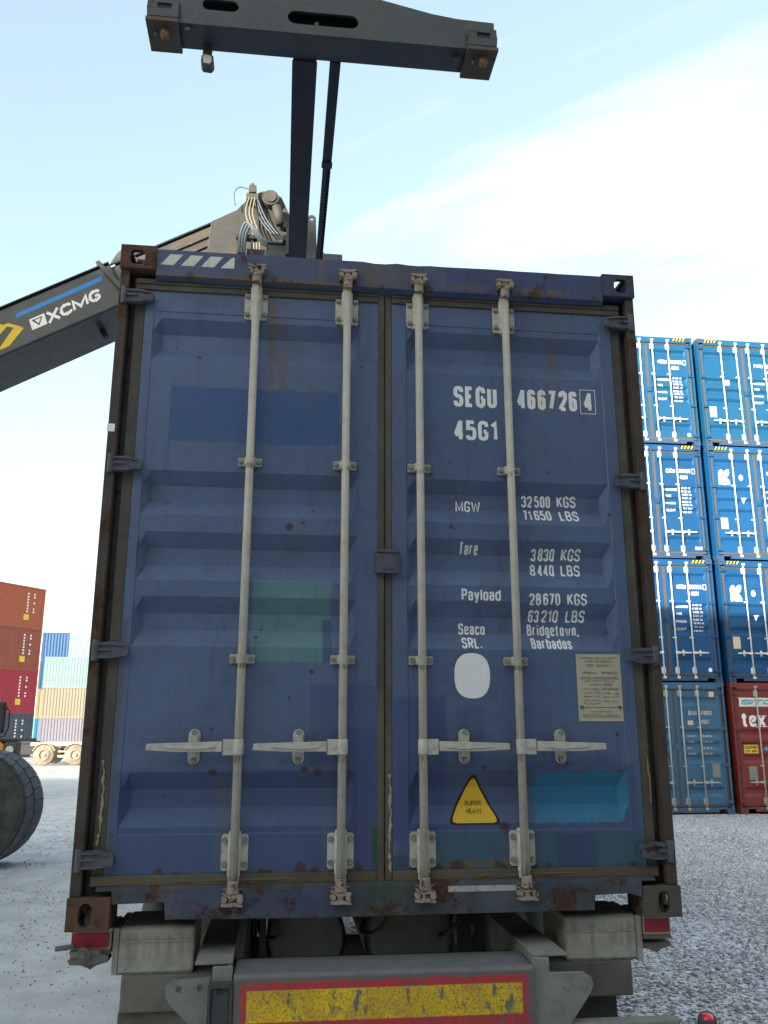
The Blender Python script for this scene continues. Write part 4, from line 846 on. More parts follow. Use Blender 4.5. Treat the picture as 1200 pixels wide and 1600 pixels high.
for ci in range(2):
    for k in range(4):
        v_ = 1 + rnd.uniform(-.13, .13); base = (.0075 * v_, (.090 if k == 3 else .080) * v_ * rnd.uniform(.94, 1.06), .21 * v_)
        mats = (mF if ci == 0 else mR) if k == 0 else cmats(('left', 'right')[ci] + '_stack_blue_%d' % k, base, (.70, .70, .68), grime=.25, rust=.03)
        root, D = make_container('shipping_container', lab[ci][k], (SX[ci] + rnd.uniform(-.02, .02) * (k > 0), YS + rnd.uniform(0, .05) * (k > 0), k * H), mats, False, R(rnd.uniform(-.25, .25)) * (k > 0), GR)
        if k: hazard(root, 1 if ci == 0 else -1)
        B('seal_cover', MB().box(-.05, .06, .012, .04, 1.39, 1.50), mats['dl'], D[1])
        if ci == 0:
            if k: small_rows(D[1], std_rows(*(None, ('KDCU', '803506', '4'), ('CICU', '760895', '6'), ('KOCU', '802193', '5'))[k]))
            if k: frame_decal(D[1], .955, 1.04, 2.165, 2.295, .012, M['white'])
            if k: tag(B('hazard_base', MB().add([(-1.04, .002, 2.80), (-.70, .002, 2.80), (-.70, .002, 2.87), (-1.04, .002, 2.87)], [(0, 1, 2, 3)]), haz_k, root))
            if k in (1, 3): p = oval(.96, .28, .05, .05, 16); mb = MB(); mb.add([(a, YD - .003, b) for a, b in p], [tuple(range(16))]); B('sticker', mb, M['white'], D[1])
            if k == 2: B('sticker', MB().box(.88, 1.06, YD - .004, YD - .001, .25, .32), M['white'], D[1])
            if k == 0:
                small_rows(D[1], [('BEAU', .33, .53, 2.15, 2.25), ('470922', .62, .90, 2.15, 2.25), ('45G1', .62, .82, 1.95, 2.05), ('MAX.WT', .26, .5, 1.66, 1.71), ('30.480 KG', .64, .86, 1.66, 1.71), ('TARE', .26, .42, 1.53, 1.58), ('3.900 KG', .64, .86, 1.53, 1.58), ('NET', .26, .38, 1.40, 1.45), ('26.580 KG', .64, .86, 1.40, 1.45), ('CU.CAP', .26, .44, 1.27, 1.32), ('76.3 CU.M', .64, .86, 1.27, 1.32)], mat=flat('faded_white', (.5, .5, .48), .6, .4))
                pale_plate(D[1], .80, .98, .78, 1.08, DULL, 1); B('sticker', MB().box(.30, .43, YD - .004, YD - .001, 1.93, 2.03), PALE, D[1]); B('sticker', MB().box(.86, .98, YD - .004, YD - .001, 2.56, 2.68), PALE, D[1])
        else:
            if k in (1, 2): leaf_logo(D[-1])
            if k: pale_plate(D[-1], -1.02, -.84, .78, 1.06, PALE, -1)
            if k == 3:
                small_rows(D[1], std_rows('FWRU', '300158', '2')); B('sticker', MB().box(-.55, -.42, YD - .004, YD - .001, 1.66, 1.80), M['white'], D[-1])
            elif k: small_rows(D[1], std_rows('KMCU', '801127', '3'))
            else:
                yl = lambda x, z: panel_y(x, z, -1)
                B('white_sign', MB().box(-1.02, -.10, YD - .004, YD - .001, 2.345, 2.55), flat('sign_white', (.62, .66, .62), .5, .1), D[-1])
                mb = MB(); text_bm(mb, 'SITC', -.97, -.2, 2.395, 2.50, YD - .005, .06); mb.v = [(x + (z - 2.4) * .35, y, z) for x, y, z in mb.v]; B('lettering', mb, flat('sign_teal', (.03, .30, .42), .5, .1), D[-1])
                for ch, a, b in (('t', -.99, -.84), ('e', -.805, -.635), ('x', -.60, -.41)):
                    mb = MB(); text_bm(mb, ch, a, b, 1.89, 2.22, 0, .045)
                    if ch == 'x':
                        for q0, q1, z in ((-.63, -.52, 1.888), (-.49, -.38, 1.888), (-.63, -.52, 2.125), (-.49, -.38, 2.125)): mb.add([(q0, -.002, z), (q1, -.002, z), (q1, -.002, z + .02), (q0, -.002, z + .02)], [(0, 1, 2, 3)])
                    link('lettering', drape(mb, 'lettering', ZB, yl, .003), M['white'], D[-1])
                B('caution_sticker', MB().box(-1.0, -.66, YD - .004, YD - .001, 1.30, 1.49), haz_y, D[-1])
                mb = MB(); text_bm(mb, 'CAUTION', -.98, -.68, 1.40, 1.47, YD - .006, .05); text_bm(mb, "9'6\" HIGH", -.96, -.70, 1.32, 1.375, YD - .006, .03); B('lettering', mb, M['black'], D[-1])
                pale_plate(D[-1], -.93, -.73, .72, 1.02, DULL, -1)
                p = oval(-.46, 1.40, .05, .05, 16); mb = MB(); mb.add([(a, YD - .003, b) for a, b in p], [tuple(range(16))]); B('sticker', mb, flat('teal_sticker', (.05, .32, .35), .5, .1), D[-1])

# ------------------------------------------------------------------ far containers: plain boxes with corrugated sides
def far_container(label, loc, rotz, mat, group, L=12.192, marks=None, endmat=None, pitch=.278):
    """origin at the middle of the long side facing -y (local), long axis along local x"""
    root = thing('shipping_container', label, 'container', loc, rotz, group)
    def wall():
        mb = MB(); pts = []; x = -L / 2 + .16; n = int((L - .32) / pitch); p = (L - .32) / n
        for i in range(n):
            for f, d in ((0, 0), (.26, 0), (.5, 1), (.76, 1)): pts.append((x + f * p, .014 + d * .036))
            x += p
        pts.append((x, .014)); m = len(pts)
        mb.add([(a, b, z) for z in (.15, H - .09) for a, b in pts], [(i, i + 1, m + i + 1, m + i) for i in range(m - 1)]); return mb.mesh('side_wall')
    link('side_wall', cached(('fwall', L, pitch), wall, mat), mat, root)
    def frame():
        mb = MB(); mb.box(-L / 2, L / 2, 0, .06, .0, .15).box(-L / 2, L / 2, 0, .06, H - .09, H)
        for s in (-1, 1): mb.box(min(s * L / 2, s * (L / 2 - .16)), max(s * L / 2, s * (L / 2 - .16)), 0.002, 2.436, .151, H - .091)
        mb.box(-L / 2, L / 2, 2.378, 2.438, 0, .15).box(-L / 2, L / 2, 2.378, 2.438, H - .09, H); mb.box(-L / 2 + .01, L / 2 - .01, .061, 2.377, H - .04, H - .02)
        for s in (-1, 1):
            for z in (.02, H - .13): mb.box(min(s * L / 2, s * (L / 2 + .006)), max(s * L / 2, s * (L / 2 + .006)), -.004, .16, z, z + .11)
        mb.box(-L / 2 + .16, L / 2 - .16, 2.3, 2.376, .151, H - .091); return mb.mesh('frame')
    link('frame', cached(('fframe', L), frame, endmat or mat), endmat or mat, root)
    if marks: marks(root, L)
    return root
def fpaint(n, c, **k): return paint(n, c, .5, .12, .2, 0, .15, tuple(v * .6 for v in c), scale=.4, **k)
WL = 'white_print'
def side_marks(root, L):
    mb = MB()
    for x, s_ in ((L / 2 - 1.55, .16), (L / 2 - 1.0, .16)):
        for i in range(7):
            if x > L / 2 - 1.2 and i in (2, 4): continue
            mb.box(x, x + .13, .006, .012, H - .55 - i * .21, H - .43 - i * .21)
    tag(B('number_marks', mb, M['white'], root), kind='stuff'); B('sticker', MB().box(L / 2 - 1.75, L / 2 - 1.3, .006, .012, .55, .95), haz_y, root)
GL = 'stacked containers far left beyond the yard'
az = 33.0
ca, sa = math.sin(R(az)), math.cos(R(az))
cxA, cyA = -17.40 - ca * 6.1, 60.5 - sa * 6.1
cols = [('slate', (.060, .080, .105), 'dark slate container at the foot of the tall red stack at the left edge'), ('crimson', (.34, .030, .050), 'crimson red container, second from the ground in the tall stack at the left edge'),
        ('brownred', (.27, .075, .045), 'brownish red container, third from the ground at the left edge'), ('orange_brown', (.36, .095, .045), 'orange brown container on top of the tall stack at the left edge')]
for k, (n, c, l) in enumerate(cols): far_container(l, (cxA, cyA, k * H), R(90 - az), fpaint(n + '_far', c), GL, marks=side_marks)
GL2 = 'pale stacks in the far left background'
for k, (n, c, l) in enumerate([('violetgrey', (.13, .13, .165), 'violet grey container at the foot of the far pale stack'), ('beige', (.18, .155, .115), 'beige container in the middle of the far pale stack'), ('palegreen', (.14, .27, .245), 'pale green container on top of the three high far stack')]):
    far_container(l, (-23.3 + 6.1, 85, k * H), R(1.5), fpaint(n + '_far', c), GL2, endmat=None)
for k, (n, c, l) in enumerate([('tealend', (.01, .12, .22), 'teal container low behind the far pale stack'), ('oliveend', (.20, .16, .08), 'olive brown container second from the ground behind the far pale stack'), ('navyend', (.015, .06, .14), 'navy container third from the ground behind the far pale stack'), ('fardeepblue', (.015, .075, .19), 'deep blue container on top, left of the pale mint one')]):
    far_container(l, (-23.75, 90, k * H), R(4), fpaint(n + '_far', c), GL2, L=2.7)
far_container('pale mint container at the very top right of the far stack', (-22.3 + 6.1, 90, 3 * H), R(3), fpaint('mint_far', (.22, .34, .34)), GL2)
for k, (n, c, l) in enumerate([('cyanpale', (.13, .34, .40), 'pale cyan container low in the narrow stack beside the red one'), ('white_far', (.50, .48, .43), 'whitish container second from the ground in the narrow stack beside the red one'), ('cream_far', (.38, .31, .19), 'cream container third from the ground in the narrow stack'), ('cream_top', (.55, .50, .38), 'beige container on top of the narrow stack behind the red one')]):
    far_container(l, (-25.4 - 3.1, 96, k * H), R(2), fpaint(n + '_p', c), GL2, L=6.06)
# the container rows behind the photographer: the far row stands across the low sun and shades the yard
GB = 'container rows behind the photographer'
bcol = [(.16, .05, .04), (.03, .10, .22), (.20, .19, .17), (.10, .12, .10)]
bm_ = [fpaint('back_row_%s' % n, c) for n, c in zip(('red', 'blue', 'grey', 'green'), bcol)]
adj = ('red', 'blue', 'grey', 'green')
ordi = ('bottom', 'second', 'third', 'fourth', 'top')
def back_stack(x, y, n, rot=0, col=''):
    for k in range(n):
        i = rnd.randrange(4); far_container('%s container, %s of the %s stack of the rows behind the photographer' % (adj[i], ordi[k] + (' one' if k in (0, 4) else ' up'), col), (x, y, k * H), rot, bm_[i], GB)
for x, n, c_ in ((-10.5, 5, 'rightmost'), (-23.0, 5, 'second from right'), (-35.6, 5, 'middle'), (-48.1, 5, 'second from left'), (-60.6, 4, 'leftmost')): back_stack(x, -22.5, n, 0, c_)
for x, n, c_ in ((4.6, 4, 'added sky-blocking nearest right'), (17.2, 4, 'added sky-blocking near right'), (29.8, 4, 'added sky-blocking outer right')): back_stack(x, -12.0, n, 0, c_)  # unseen stacks added to block low sky and deepen the door relief

# ------------------------------------------------------------------ reach stacker on the left
RS = thing('reach_stacker', 'dark grey reach stacker with its boom raised over the container from the left', 'reach stacker', (-9.5, 7.0, 0))
BA = R(29.6); BO = Vector((-3.81, 6.0, 5.49 + G))     # a point on the top edge of the near boom face; boom runs along local x
def boom_tf(me):
    me.transform(Matrix.Translation(BO) @ Matrix.Rotation(-BA, 4, 'Y')); me.transform(Matrix.Translation(-Vector(RS.location))); return me
def bp(name, mb, mat, bevel=0, par=None): return link(name, boom_tf(mb.mesh(name)), mat, par or RS, bevel)
ob = bp('outer_boom', MB().box(-8.5, 1.36, 0, .82, -.545, 0), M['stacker'], .02)
bp('boom_top_flange', MB().box(-8.5, 1.36, -.025, .845, .001, .020), M['telescope'], .004)
bp('boom_collar', MB().prism([(1.22, .06), (1.27, .06), (1.40, -.44), (1.36, -.58), (1.31, -.58), (1.33, -.44)], 'y', -.06, .88), M['stacker'], .006)
ib = bp('inner_boom', MB().box(1.30, 3.25, .06, .76, -.50, -.015), M['stacker_dusty'], .015)
bp('inner_boom_flange', MB().box(1.42, 3.2, .03, .79, -.014, .008), M['telescope'], .004)
bp('boom_rail', MB().box(1.9, 2.85, .035, .06, -.16, -.125).box(1.9, 2.85, .035, .06, -.27, -.235), M['stacker_dusty'], .004)
lug = link('lifting_lug', curve_mesh('lifting_lug', [[(1.36, .0), (1.74, .0), (1.68, .10), (1.60, .13), (1.50, .10)], oval(1.59, .065, .022, .022, 12)], .015), M['stacker'], RS); lug.data.transform(Matrix.Translation((0, .04, 0))); boom_tf(lug.data)
mb = MB(); mb.cyl((1.62, .058, -.10), (1.62, .02, -.10), .085, 16)
for i in range(5): mb.cyl((1.62 + .05 * math.cos(i * 1.257), .02, -.10 + .05 * math.sin(i * 1.257)), (1.62 + .05 * math.cos(i * 1.257), .008, -.10 + .05 * math.sin(i * 1.257)), .014, 8)
bp('wear_pad_cover', mb, M['stacker_dusty'])
for u in (.9, -1.28): bp('underside_peg', MB().box(u, u + .07, .35, .42, -.66, -.546), M['telescope'])
# markings on the near face of the boom
def boom_face(pts, y=-.003):
    """pts in world x, z(rel. container floor) on the near boom face"""
    return pts
def wz(u, v):      # boom coordinates -> mesh coordinates on the near face
    return (u, -.002, v)
mb = MB(); mb.add([wz(.10, -.185), wz(1.19, -.170), wz(1.21, -.115), wz(.14, -.130)], [(0, 1, 2, 3)]); bp('blue_stripe', mb, M['sblue'], 0, ob)
mb = MB(); text_bm(mb, 'XCMG', .43, 1.10, -.405, -.262, -.002, .07); mb.v = [(x + (z + .33) * .20, y, z + (x - .5) * .04) for x, y, z in mb.v]; bp('lettering', mb, M['white'], 0, ob)
fr = lambda s, u0, v0: [(.0 * s + u0, .0 * s + v0), (1 * s + u0, .0 + v0), (1.12 * s + u0, 1 * s * .75 + v0), (.12 * s + u0, 1 * s * .75 + v0)]
L1 = fr(.185, .212, -.402); tri = [(.252, -.284), (.392, -.284), (.310, -.382)]; tri2 = [(.288, -.298), (.362, -.298), (.314, -.352)]
me = curve_mesh('logo_plate', [L1, tri, tri2], .0008); me.transform(Matrix.Translation((0, -.0015, 0))); link('logo', boom_tf(me), M['white'], ob)
mb = MB()
for k, pts in enumerate(([(-.62, -.42), (-.40, -.42), (-.02, -.235), (-.08, -.165), (-.20, -.165)], [(-.24, -.47), (-.10, -.47), (.14, -.335), (.03, -.285)], [(-.06, -.20), (.01, -.20), (.14, -.325), (.06, -.30)], [(-1.4, -.45), (-1.28, -.45), (-1.0, -.2), (-1.12, -.2)])):
    mb = MB(); mb.add([(a, -.002 - k * .0003, b) for a, b in pts], [tuple(range(len(pts)))]); bp('logo_stroke', mb, M['syellow'], 0, ob)
# boom head and its pin (positions relative to the floor line of the container)
def rs(name, mb, mat, bevel=0, par=None):
    me = mb.mesh(name); me.transform(Matrix.Translation(-Vector(RS.location) + Vector((0, 0, G)))); return link(name, me, mat, par or RS, bevel)
head = [(-1.15, 6.98), (-1.06, 7.09), (-.93, 7.22), (-.84, 7.27), (-.70, 7.27), (-.60, 7.20), (-.50, 6.98), (-.34, 6.60), (-.25, 6.2), (-.25, 5.75), (-1.05, 5.75), (-1.5, 6.1), (-1.45, 6.8)]
for y0 in (5.96, 6.78): rs('head_plate', MB().prism(head, 'y', y0, y0 + .06), M['head'], .008)
rs('head_web', MB().prism([(-.46, 6.92), (-.34, 6.6), (-.25, 6.2), (-.30, 6.2), (-.40, 6.58), (-.52, 6.9)], 'y', 6.021, 6.779), M['stacker'])
mb = MB(); mb.cyl((-.735, 5.86, 7.125), (-.735, 6.9, 7.125), .105, 24); mb.cyl((-.735, 5.84, 7.125), (-.735, 5.87, 7.125), .075, 20); rs('head_pin', mb, M['stacker_dusty'], .006)
mb = MB(); mb.cyl((-.66, 5.86, 7.00), (-.60, 5.88, 6.76), .055, 16); rs('damper', mb, M['stacker_dusty'])
rs('valve_block', MB().box(-1.03, -.88, 5.82, 5.94, 7.05, 7.14).box(-1.00, -.91, 5.80, 5.94, 7.14, 7.24).box(-.98, -.94, 5.82, 5.9, 7.24, 7.28), M['stacker_dusty'], .006)
def hose(P, r, m, nm='hydraulic_hose', par=None):
    pts = [Vector(p) for p in P]; out = []
    for i in range(len(pts) - 1):
        p0, p1, p2, p3 = pts[max(i - 1, 0)], pts[i], pts[i + 1], pts[min(i + 2, len(pts) - 1)]
        for k in range(6):
            t = k / 6; out.append(.5 * ((2 * p1) + (-p0 + p2) * t + (2 * p0 - 5 * p1 + 4 * p2 - p3) * t * t + (-p0 + 3 * p1 - 3 * p2 + p3) * t ** 3))
    out.append(pts[-1]); mb = MB(); mb.tube(out, r, 8); return rs(nm, mb, m, 0, par)
for i, dx in enumerate((0, .035, .07)): hose([(-.99 + dx, 5.80, 7.06), (-1.02 + dx * 1.2, 5.76, 6.8), (-.92 + dx, 5.74, 6.5), (-.90 + dx, 5.8, 6.1)], .010, M['hose_pale'])
for i in range(3): hose([(-.93 + i * .02, 5.82, 7.05), (-.85 + i * .04, 5.85, 6.8), (-.70 + i * .04, 5.85, 6.6)], .009, M['hose'])
hose([(-1.0, 5.84, 7.2), (-1.12, 5.84, 7.22), (-1.18, 5.84, 7.12), (-1.16, 5.86, 6.98)], .007, M['hose'])

# wheels, chassis and cab of the reach stacker
def big_wheel(y, x=-4.66, rad=.815, w=.55):
    zc = rad - .02; me = MB()
    prof = [(0, rad * .52), (0, rad * .62), (.02, rad * .70), (.015, rad * .80), (.03, rad * .92), (.07, rad * .985), (.09, rad * .97), (w * .38, rad * .975), (w * .40, rad * .94), (w * .44, rad * .94), (w * .46, rad * .975), (w - .09, rad * .97), (w - .07, rad * .985), (w - .03, rad * .92), (w, rad * .6)]
    me.lathe(prof, (x, y, zc), (0, 1, 0), 56)
    o = B('tyre', me, M['rubber'], RS); o.location = -Vector(RS.location)
    mb = MB(); n = 30
    for i in range(n):      # tread lugs in two rows
        for j, (a, b) in enumerate(((.045, w * .39), (w * .45, w - .045))):
            t0 = 2 * math.pi * (i + .5 * j) / n; t1 = t0 + 2 * math.pi / n * .93; r0, r1 = rad * .965, rad * 1.0
            vs = []
            for r_ in (r0, r1):
                for t, yy in ((t0, y + a), (t1, y + a), (t1 + .05, y + b), (t0 + .05, y + b)): vs.append((x + r_ * math.cos(t), yy, zc + r_ * math.sin(t)))
            mb.add(vs, [(0, 1, 2, 3), (4, 7, 6, 5), (0, 4, 5, 1), (1, 5, 6, 2), (2, 6, 7, 3), (3, 7, 4, 0)])
    q = B('tread', mb, paint('tread_rubber', (.075, .076, .085), .8, .2, .1, 0, .15, dust=.5, dustcol=(.15, .15, .155), scale=2, spec=.3), o)
    mb = MB(); mb.lathe([(.02, rad * .53), (.05, rad * .50), (.14, rad * .46), (.16, rad * .2), (.05, rad * .18), (.03, 0)], (x, y, zc), (0, 1, 0), 32); B('rim', mb, M['darkgrey'], o)
big_wheel(9.2, -4.60, .785, .92); big_wheel(3.4, -4.9 - 3.4) ; big_wheel(3.4 + .65, -4.9 - 3.4)
RL_ = -Vector(RS.location)
def rw(name, mb, mat, bevel=0, par=None):
    me = mb.mesh(name); me.transform(Matrix.Translation(RL_)); return link(name, me, mat, par or RS, bevel)
rw('chassis', MB().box(-13.5, -5.6, 5.3, 8.6, .6, 1.3), M['stacker'], .03)
rw('axle', MB().cyl((-5.4, 4.2, .8), (-5.4, 8.9, .8), .2, 14), M['stacker'])
rw('engine_cover', MB().box(-13.4, -9.4, 5.5, 8.4, 1.305, 2.3), M['stacker'], .05)
rw('counterweight', MB().box(-14.6, -13.505, 5.3, 8.6, .5, 2.1), M['stacker'], .08)
cab = rw('cab', MB().box(-9.3, -7.9, 7.6, 8.6, 1.305, 3.0), M['telescope'], .04); rw('window', MB().box(-9.2, -7.885, 7.585, 8.5, 1.9, 2.85), flat('cab_glass', (.03, .04, .045), .1, 0, spec=.8), 0, cab)
rw('boom_mount', MB().prism([(-13.2, 1.3), (-11.4, 1.3), (-11.6, 3.2), (-12.6, 3.2)], 'y', 6.0, 6.8), M['stacker'], .03)
mb = MB(); mb.cyl((-7.6, 6.42, 1.2), (-8.3, 6.42, 3.45), .16, 16); rw('lift_cylinder', mb, M['stacker'])
# yard truck at the left edge: mirror, orange bumper with lamp
YT = thing('yard_truck', 'orange fronted yard truck with black mirror, mostly out of frame at the left edge', 'truck', (-10.8, 22, 0))
def yt(name, mb, mat, bevel=0, par=None):
    me = mb.mesh(name); me.transform(Matrix.Translation(-Vector(YT.location))); return link(name, me, mat, par or YT, bevel)
yt('bumper', MB().prism([(-10.2, 1.08), (-7.80, 1.08), (-7.72, 1.14), (-7.71, 1.42), (-7.8, 1.50), (-10.2, 1.50)], 'y', 21.2, 21.9), paint('truck_orange', (.50, .20, .02), .5, .2, .3, 0, .4), .03)
mb = MB(); mb.cyl((-7.54, 21.19, 1.30), (-7.54, 21.12, 1.30), .10, 18); yt('headlight', mb, M['lampglass'])
yt('lamp_housing', MB().box(-7.705, -7.37, 21.205, 21.6, 1.10, 1.50), M['black_under'], .04)
yt('mirror', MB().box(-8.02, -7.70, 21.0, 21.12, 1.72, 2.55), M['black'], .06)
mb = MB(); mb.tube([(-7.72, 21.1, 2.4), (-7.62, 21.1, 2.3), (-7.62, 21.1, 1.85), (-7.70, 21.1, 1.65), (-8.1, 21.2, 1.56), (-9.0, 21.4, 1.53)], .022, 8); yt('mirror_arm', mb, M['black'])
yt('deck', MB().box(-11.8, -7.4, 21.25, 23.2, 1.505, 1.58), M['black_under'], .02)
for x in (-9.6, -12.3):
    mb = MB(); mb.lathe([(0, .25), (0, .42), (.05, .5), (.25, .5), (.3, .42), (.3, .2)], (x, 21.3, .5), (0, 1, 0), 28); yt('tyre', mb, M['rubber'])
yt('cab', MB().box(-12.6, -10.6, 21.3, 23.1, 1.585, 3.2), paint('truck_orange', (.5, .2, .02)), .06)

# sunlit trailer chassis standing in front of the far stacks
FT = thing('parked_trailer', 'empty container chassis trailer with sunlit yellow put into its colour, parked before the far stacks', 'trailer', (-11.0, 45.5, 0))
def ft(name, mb, mat, bevel=0, par=None):
    me = mb.mesh(name); me.transform(Matrix.Translation(-Vector(FT.location))); return link(name, me, mat, par or FT, bevel)
DY = paint('sunlit_yellow_steel', (.46, .40, .27), .8, .2, .3, 0, .3, dust=.4, dustcol=(.5, .42, .28))  # yellow of the sunlight is painted into the steel and its dust
for yy in (45.2, 47.3):
    ft('frame_rail', MB().box(-13.4, -2.5, yy, yy + .12, .98, 1.16), DY)
    ft('side_rail', MB().box(-11.95, -10.9, yy - .12, yy - .06, .40, .52).box(-11.95, -10.9, yy - .12, yy - .06, .66, .74), DY)
    for x in (-12.64, -11.05, -9.7):
        mb = MB(); mb.lathe([(0, .22), (0, .30), (.02, .31), (.02, .46), (.05, .53), (.25, .53), (.28, .45), (.28, .2)], (x, yy - .25, .53), (0, 1, 0), 30); ty = ft('tyre', mb, paint('sunlit_dusty_tyre', (.17, .15, .12), .85, .2, .1, 0, .2, dust=.6, dustcol=(.36, .31, .22)))  # tyre colour carries the warm sunlight as well as dust
        mb = MB(); mb.lathe([(.03, .30), (.06, .27), (.10, .25), (.10, .12), (.02, .11), (.0, .0)], (x, yy - .25, .53), (0, 1, 0), 20)
        for i in range(8): mb.cyl((x + .17 * math.cos(i * .785), yy - .16, .53 + .17 * math.sin(i * .785)), (x + .17 * math.cos(i * .785), yy - .19, .53 + .17 * math.sin(i * .785)), .02, 6)
        mm = ft('rim', mb, DY, 0, ty)
        mb = MB(); pts = [(x + .60 * math.cos(R(a)), .53 + .60 * math.sin(R(a))) for a in range(20, 161, 14)] + [(x + .57 * math.cos(R(a)), .53 + .57 * math.sin(R(a))) for a in range(160, 19, -14)]
        mb.prism(pts, 'y', yy - .28, yy); ft('mudguard', mb, DY)
ft('underrun_gear', MB().box(-11.9, -10.95, 45.5, 46.8, .52, .95), M['black_under']); ft('crossmember', MB().box(-13.3, -13.1, 45.3, 47.3, .98, 1.1).box(-10.6, -10.4, 45.3, 47.3, .98, 1.1), DY)
ft('coupling', MB().box(-15.4, -13.4, 45.6, 47.0, .75, 1.0).box(-14.6, -13.2, 45.3, 45.6, .55, 1.12).box(-16.5, -13.42, 45.2, 47.2, 1.10, 1.22), M['telescope'])

# ------------------------------------------------------------------ spreader hanging from the boom
SP = thing('container_spreader', 'dark steel container spreader hanging above the container from the boom head', 'spreader', (-.25, 6.3, 6.9))
def spp(name, mb, mat, bevel=0, par=None):
    me = mb.mesh(name); me.transform(Matrix.Translation(-Vector(SP.location) + Vector((0, 0, G)))); return link(name, me, mat, par or SP, bevel)
def end_beam(y0, y1, sgn):
    out = [(-1.49, 5.57), (.99, 5.57), (.99, 5.815), (.72, 5.822), (.53, 5.845), (.30, 5.895), (.05, 5.95), (-.55, 5.96), (-1.0, 5.90), (-1.30, 5.85), (-1.49, 5.845)]
    me = curve_mesh('end_beam', [out, slot(-1.13, -.873, 5.700, 5.792), slot(-.525, -.015, 5.650, 5.762)], .01)
    me.transform(Matrix.Translation((0, y0 + .01, 0)) @ Matrix.Identity(4)); me.transform(Matrix.Translation(-Vector(SP.location) + Vector((0, 0, G)))); link('end_plate', me, M['spreader'], SP, .003)
    spp('bottom_plate', MB().box(-1.488, .988, y0 + .0205, y1, 5.571, 5.59), M['spreader'], .003)
    spp('back_plate', MB().prism([(-1.488, 5.592), (.988, 5.592), (.988, 5.81), (.72, 5.818), (.05, 5.94), (-.55, 5.95), (-1.3, 5.84), (-1.488, 5.84)], 'y', y1 - .02, y1), M['spreader'])
    tp_ = [(-1.488, 5.835), (-1.3, 5.838), (-1.0, 5.888), (-.55, 5.945), (.05, 5.938), (.30, 5.885), (.53, 5.835), (.72, 5.812), (.988, 5.805)]
    spp('top_plate', MB().prism(tp_ + [(a, b - .012) for a, b in tp_[::-1]], 'y', y0 + .021, y1 - .021), M['spreader'])
    spp('inner_link', MB().box(-.40, -.10, y0 + .05, y0 + .09, 5.655, 5.69).box(-.33, -.30, y0 + .04, y0 + .07, 5.66, 5.72), M['stacker_dusty'], .004)
end_beam(1.54, 1.785, 1); end_beam(10.9, 11.14, -1)
for x0, x1 in ((-1.502, -1.288), (.785, 1.002)):
    cx = (x0 + x1) / 2
    bx = MB(); bx.box(x0, x1, 1.515, 1.539, 5.585, 5.655); bx.box(x0, x0 + .07, 1.515, 1.539, 5.655, 5.70); bx.box(x1 - .05, x1, 1.515, 1.539, 5.655, 5.70); bx.box(x0, x1, 1.515, 1.539, 5.70, 5.735)
    tb = spp('twistlock_box', bx, M['spreader'], .004)
    spp('box_base', MB().box(x0 - .006, x1 + .006, 1.500, 1.80, 5.535, 5.568), paint('oily_brown', (.07, .055, .04), .6, .3, .3, .3, .4, scale=5), .004)
    spp('box_slot', MB().box(x0 + .071, x1 - .051, 1.528, 1.5385, 5.656, 5.699), M['black'], 0)
    mb = MB(); mb.cyl((cx + .015, 1.58, 5.535), (cx + .015, 1.58, 5.49), .03, 14); mb.cyl((cx + .015, 1.58, 5.49), (cx + .015, 1.58, 5.46), .042, 4, .022); spp('twistlock', mb, paint('brass_rust', (.16, .085, .04), .6, .3, .2, .3, .3, scale=8), .003)
    mb = MB(); mb.cyl((cx - .05, 1.60, 5.535), (cx - .05, 1.60, 5.50), .012, 10); spp('landing_pin', mb, M['darkgrey'])
spp('guide_stub', MB().box(-1.245, -1.205, 1.56, 1.60, 5.53, 5.57), M['spreader']); spp('guide_stub', MB().box(.69, .74, 1.6, 1.66, 5.525, 5.57), M['spreader'])
spp('telescopic_beam', MB().box(-.480, -.305, 1.786, 6.4, 5.56, 5.84), M['telescope'], .006); spp('beam_lip', MB().box(-.486, -.30, 1.787, 6.4, 5.552, 5.5595), M['telescope'])
spp('cable_tray', MB().box(-.205, -.125, 1.786, 3.02, 5.560, 5.62), M['telescope'], .004); spp('tray_joint', MB().box(-.212, -.118, 2.95, 3.03, 5.552, 5.559), M['telescope'])
for i in range(34):      # cable chain: separate links so the sky shows through
    y = 3.04 + i * .052
    spp('chain_link', MB().box(-.197, -.188, y, y + .05, 5.565, 5.615).box(-.136, -.127, y, y + .05, 5.565, 5.615).box(-.187, -.137, y + .0, y + .014, 5.575, 5.605), M['telescope']) 
mb = MB()
for k in range(3): mb.tube([(-.150 + k * .006, 3.0 + j * .3, 5.59 + .004 * math.sin(j * 2 + k)) for j in range(7)], .006, 6)
spp('chain_cable', mb, M['black'])
spp('centre_frame', MB().box(-.76, .05, 5.1, 7.4, 5.60, 5.95).box(-1.0, .15, 5.6, 6.9, 5.95, 6.25), M['stacker'], .02)
spp('rotator', MB().cyl((-.45, 6.3, 6.25), (-.45, 6.3, 6.55), .45, 24), M['stacker'], .01)
spp('lug_plate', MB().prism([(-.30, 5.9), (-.20, 5.9), (-.19, 6.30), (-.22, 6.42), (-.26, 6.46), (-.30, 6.42)], 'y', 5.3, 5.34), M['spreader'], .004)
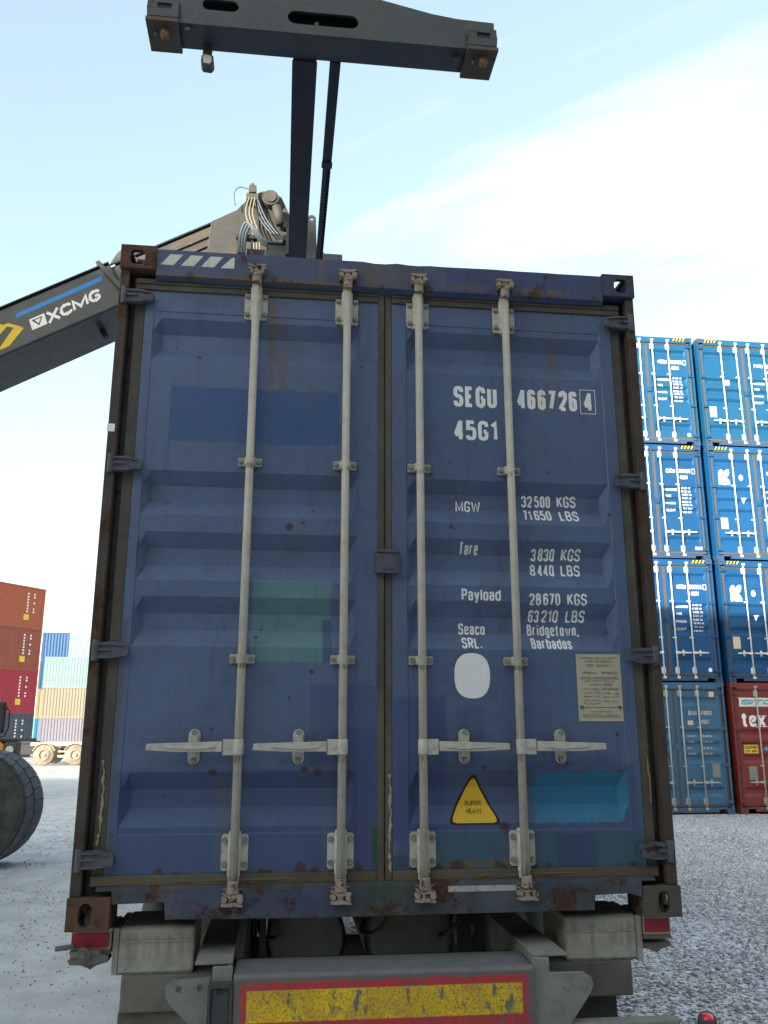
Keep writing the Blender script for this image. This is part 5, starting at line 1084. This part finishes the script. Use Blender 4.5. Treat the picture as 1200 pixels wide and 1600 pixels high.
me = curve_mesh('lifting_eye', [[(-.31, 5.95), (-.17, 5.95), (-.185, 6.38)] + [(-.235 + .05 * math.cos(R(a)), 6.43 + .05 * math.sin(R(a))) for a in range(0, 181, 20)], oval(-.235, 6.43, .020, .020, 12)], .012); me.transform(Matrix.Translation(Vector((0, 5.2, G)) - Vector(SP.location))); link('lifting_eye', me, M['spreader'], SP)
spp('hose_frame', MB().box(-1.10, -.86, 5.42, 5.50, 6.27, 6.32).box(-1.085, -1.055, 5.44, 5.48, 5.95, 6.27).box(-.93, -.905, 5.44, 5.48, 5.95, 6.27), M['spreader'], .004)
spp('valve_cabinet', MB().box(-.72, -.50, 5.3, 5.6, 5.90, 6.14).box(-.74, -.48, 5.28, 5.62, 6.14, 6.17), M['spreader'], .006)
spp('beam_guide', MB().box(-.52, -.484, 5.0, 5.3, 5.85, 6.22).box(-.56, -.49, 5.05, 5.15, 6.05, 6.12).box(-.55, -.5, 5.0, 5.1, 6.18, 6.24), M['spreader'], .004)
for i, dz in enumerate((0, .03, .06)):
    me = hose([(-1.06 + dz, 5.4, 6.05), (-1.05 + dz, 5.40, 6.28), (-1.0 + dz, 5.38, 6.44 - dz * .6), (-.90, 5.36, 6.38 - dz), (-.78, 5.34, 6.22 - dz), (-.62, 5.32, 6.14 - dz * .6)], .017, M['hose'], 'hydraulic_hose'); me.parent = SP; me.data.transform(Matrix.Translation(Vector(RS.location) - Vector(SP.location)))
spp('cyan_clamp', MB().box(-.14, -.02, 4.8, 4.9, 5.60, 5.64), flat('cyan_plastic', (.02, .35, .50), .5, .1))
# work lamp under the end beam
wl = spp('work_lamp', MB().prism([(-1.125, 5.375), (-1.065, 5.370), (-1.045, 5.40), (-1.050, 5.455), (-1.07, 5.475), (-1.118, 5.475), (-1.135, 5.455), (-1.138, 5.395)], 'y', 1.70, 1.78), M['spreader'], .006)
spp('lamp_lens', MB().prism([(-1.118, 5.388), (-1.072, 5.384), (-1.060, 5.405), (-1.064, 5.448), (-1.115, 5.460), (-1.125, 5.440)], 'y', 1.694, 1.6995), M['lampglass'], 0, wl); spp('lamp_bracket', MB().box(-1.13, -1.065, 1.72, 1.76, 5.475, 5.57), M['spreader'], .004, wl)
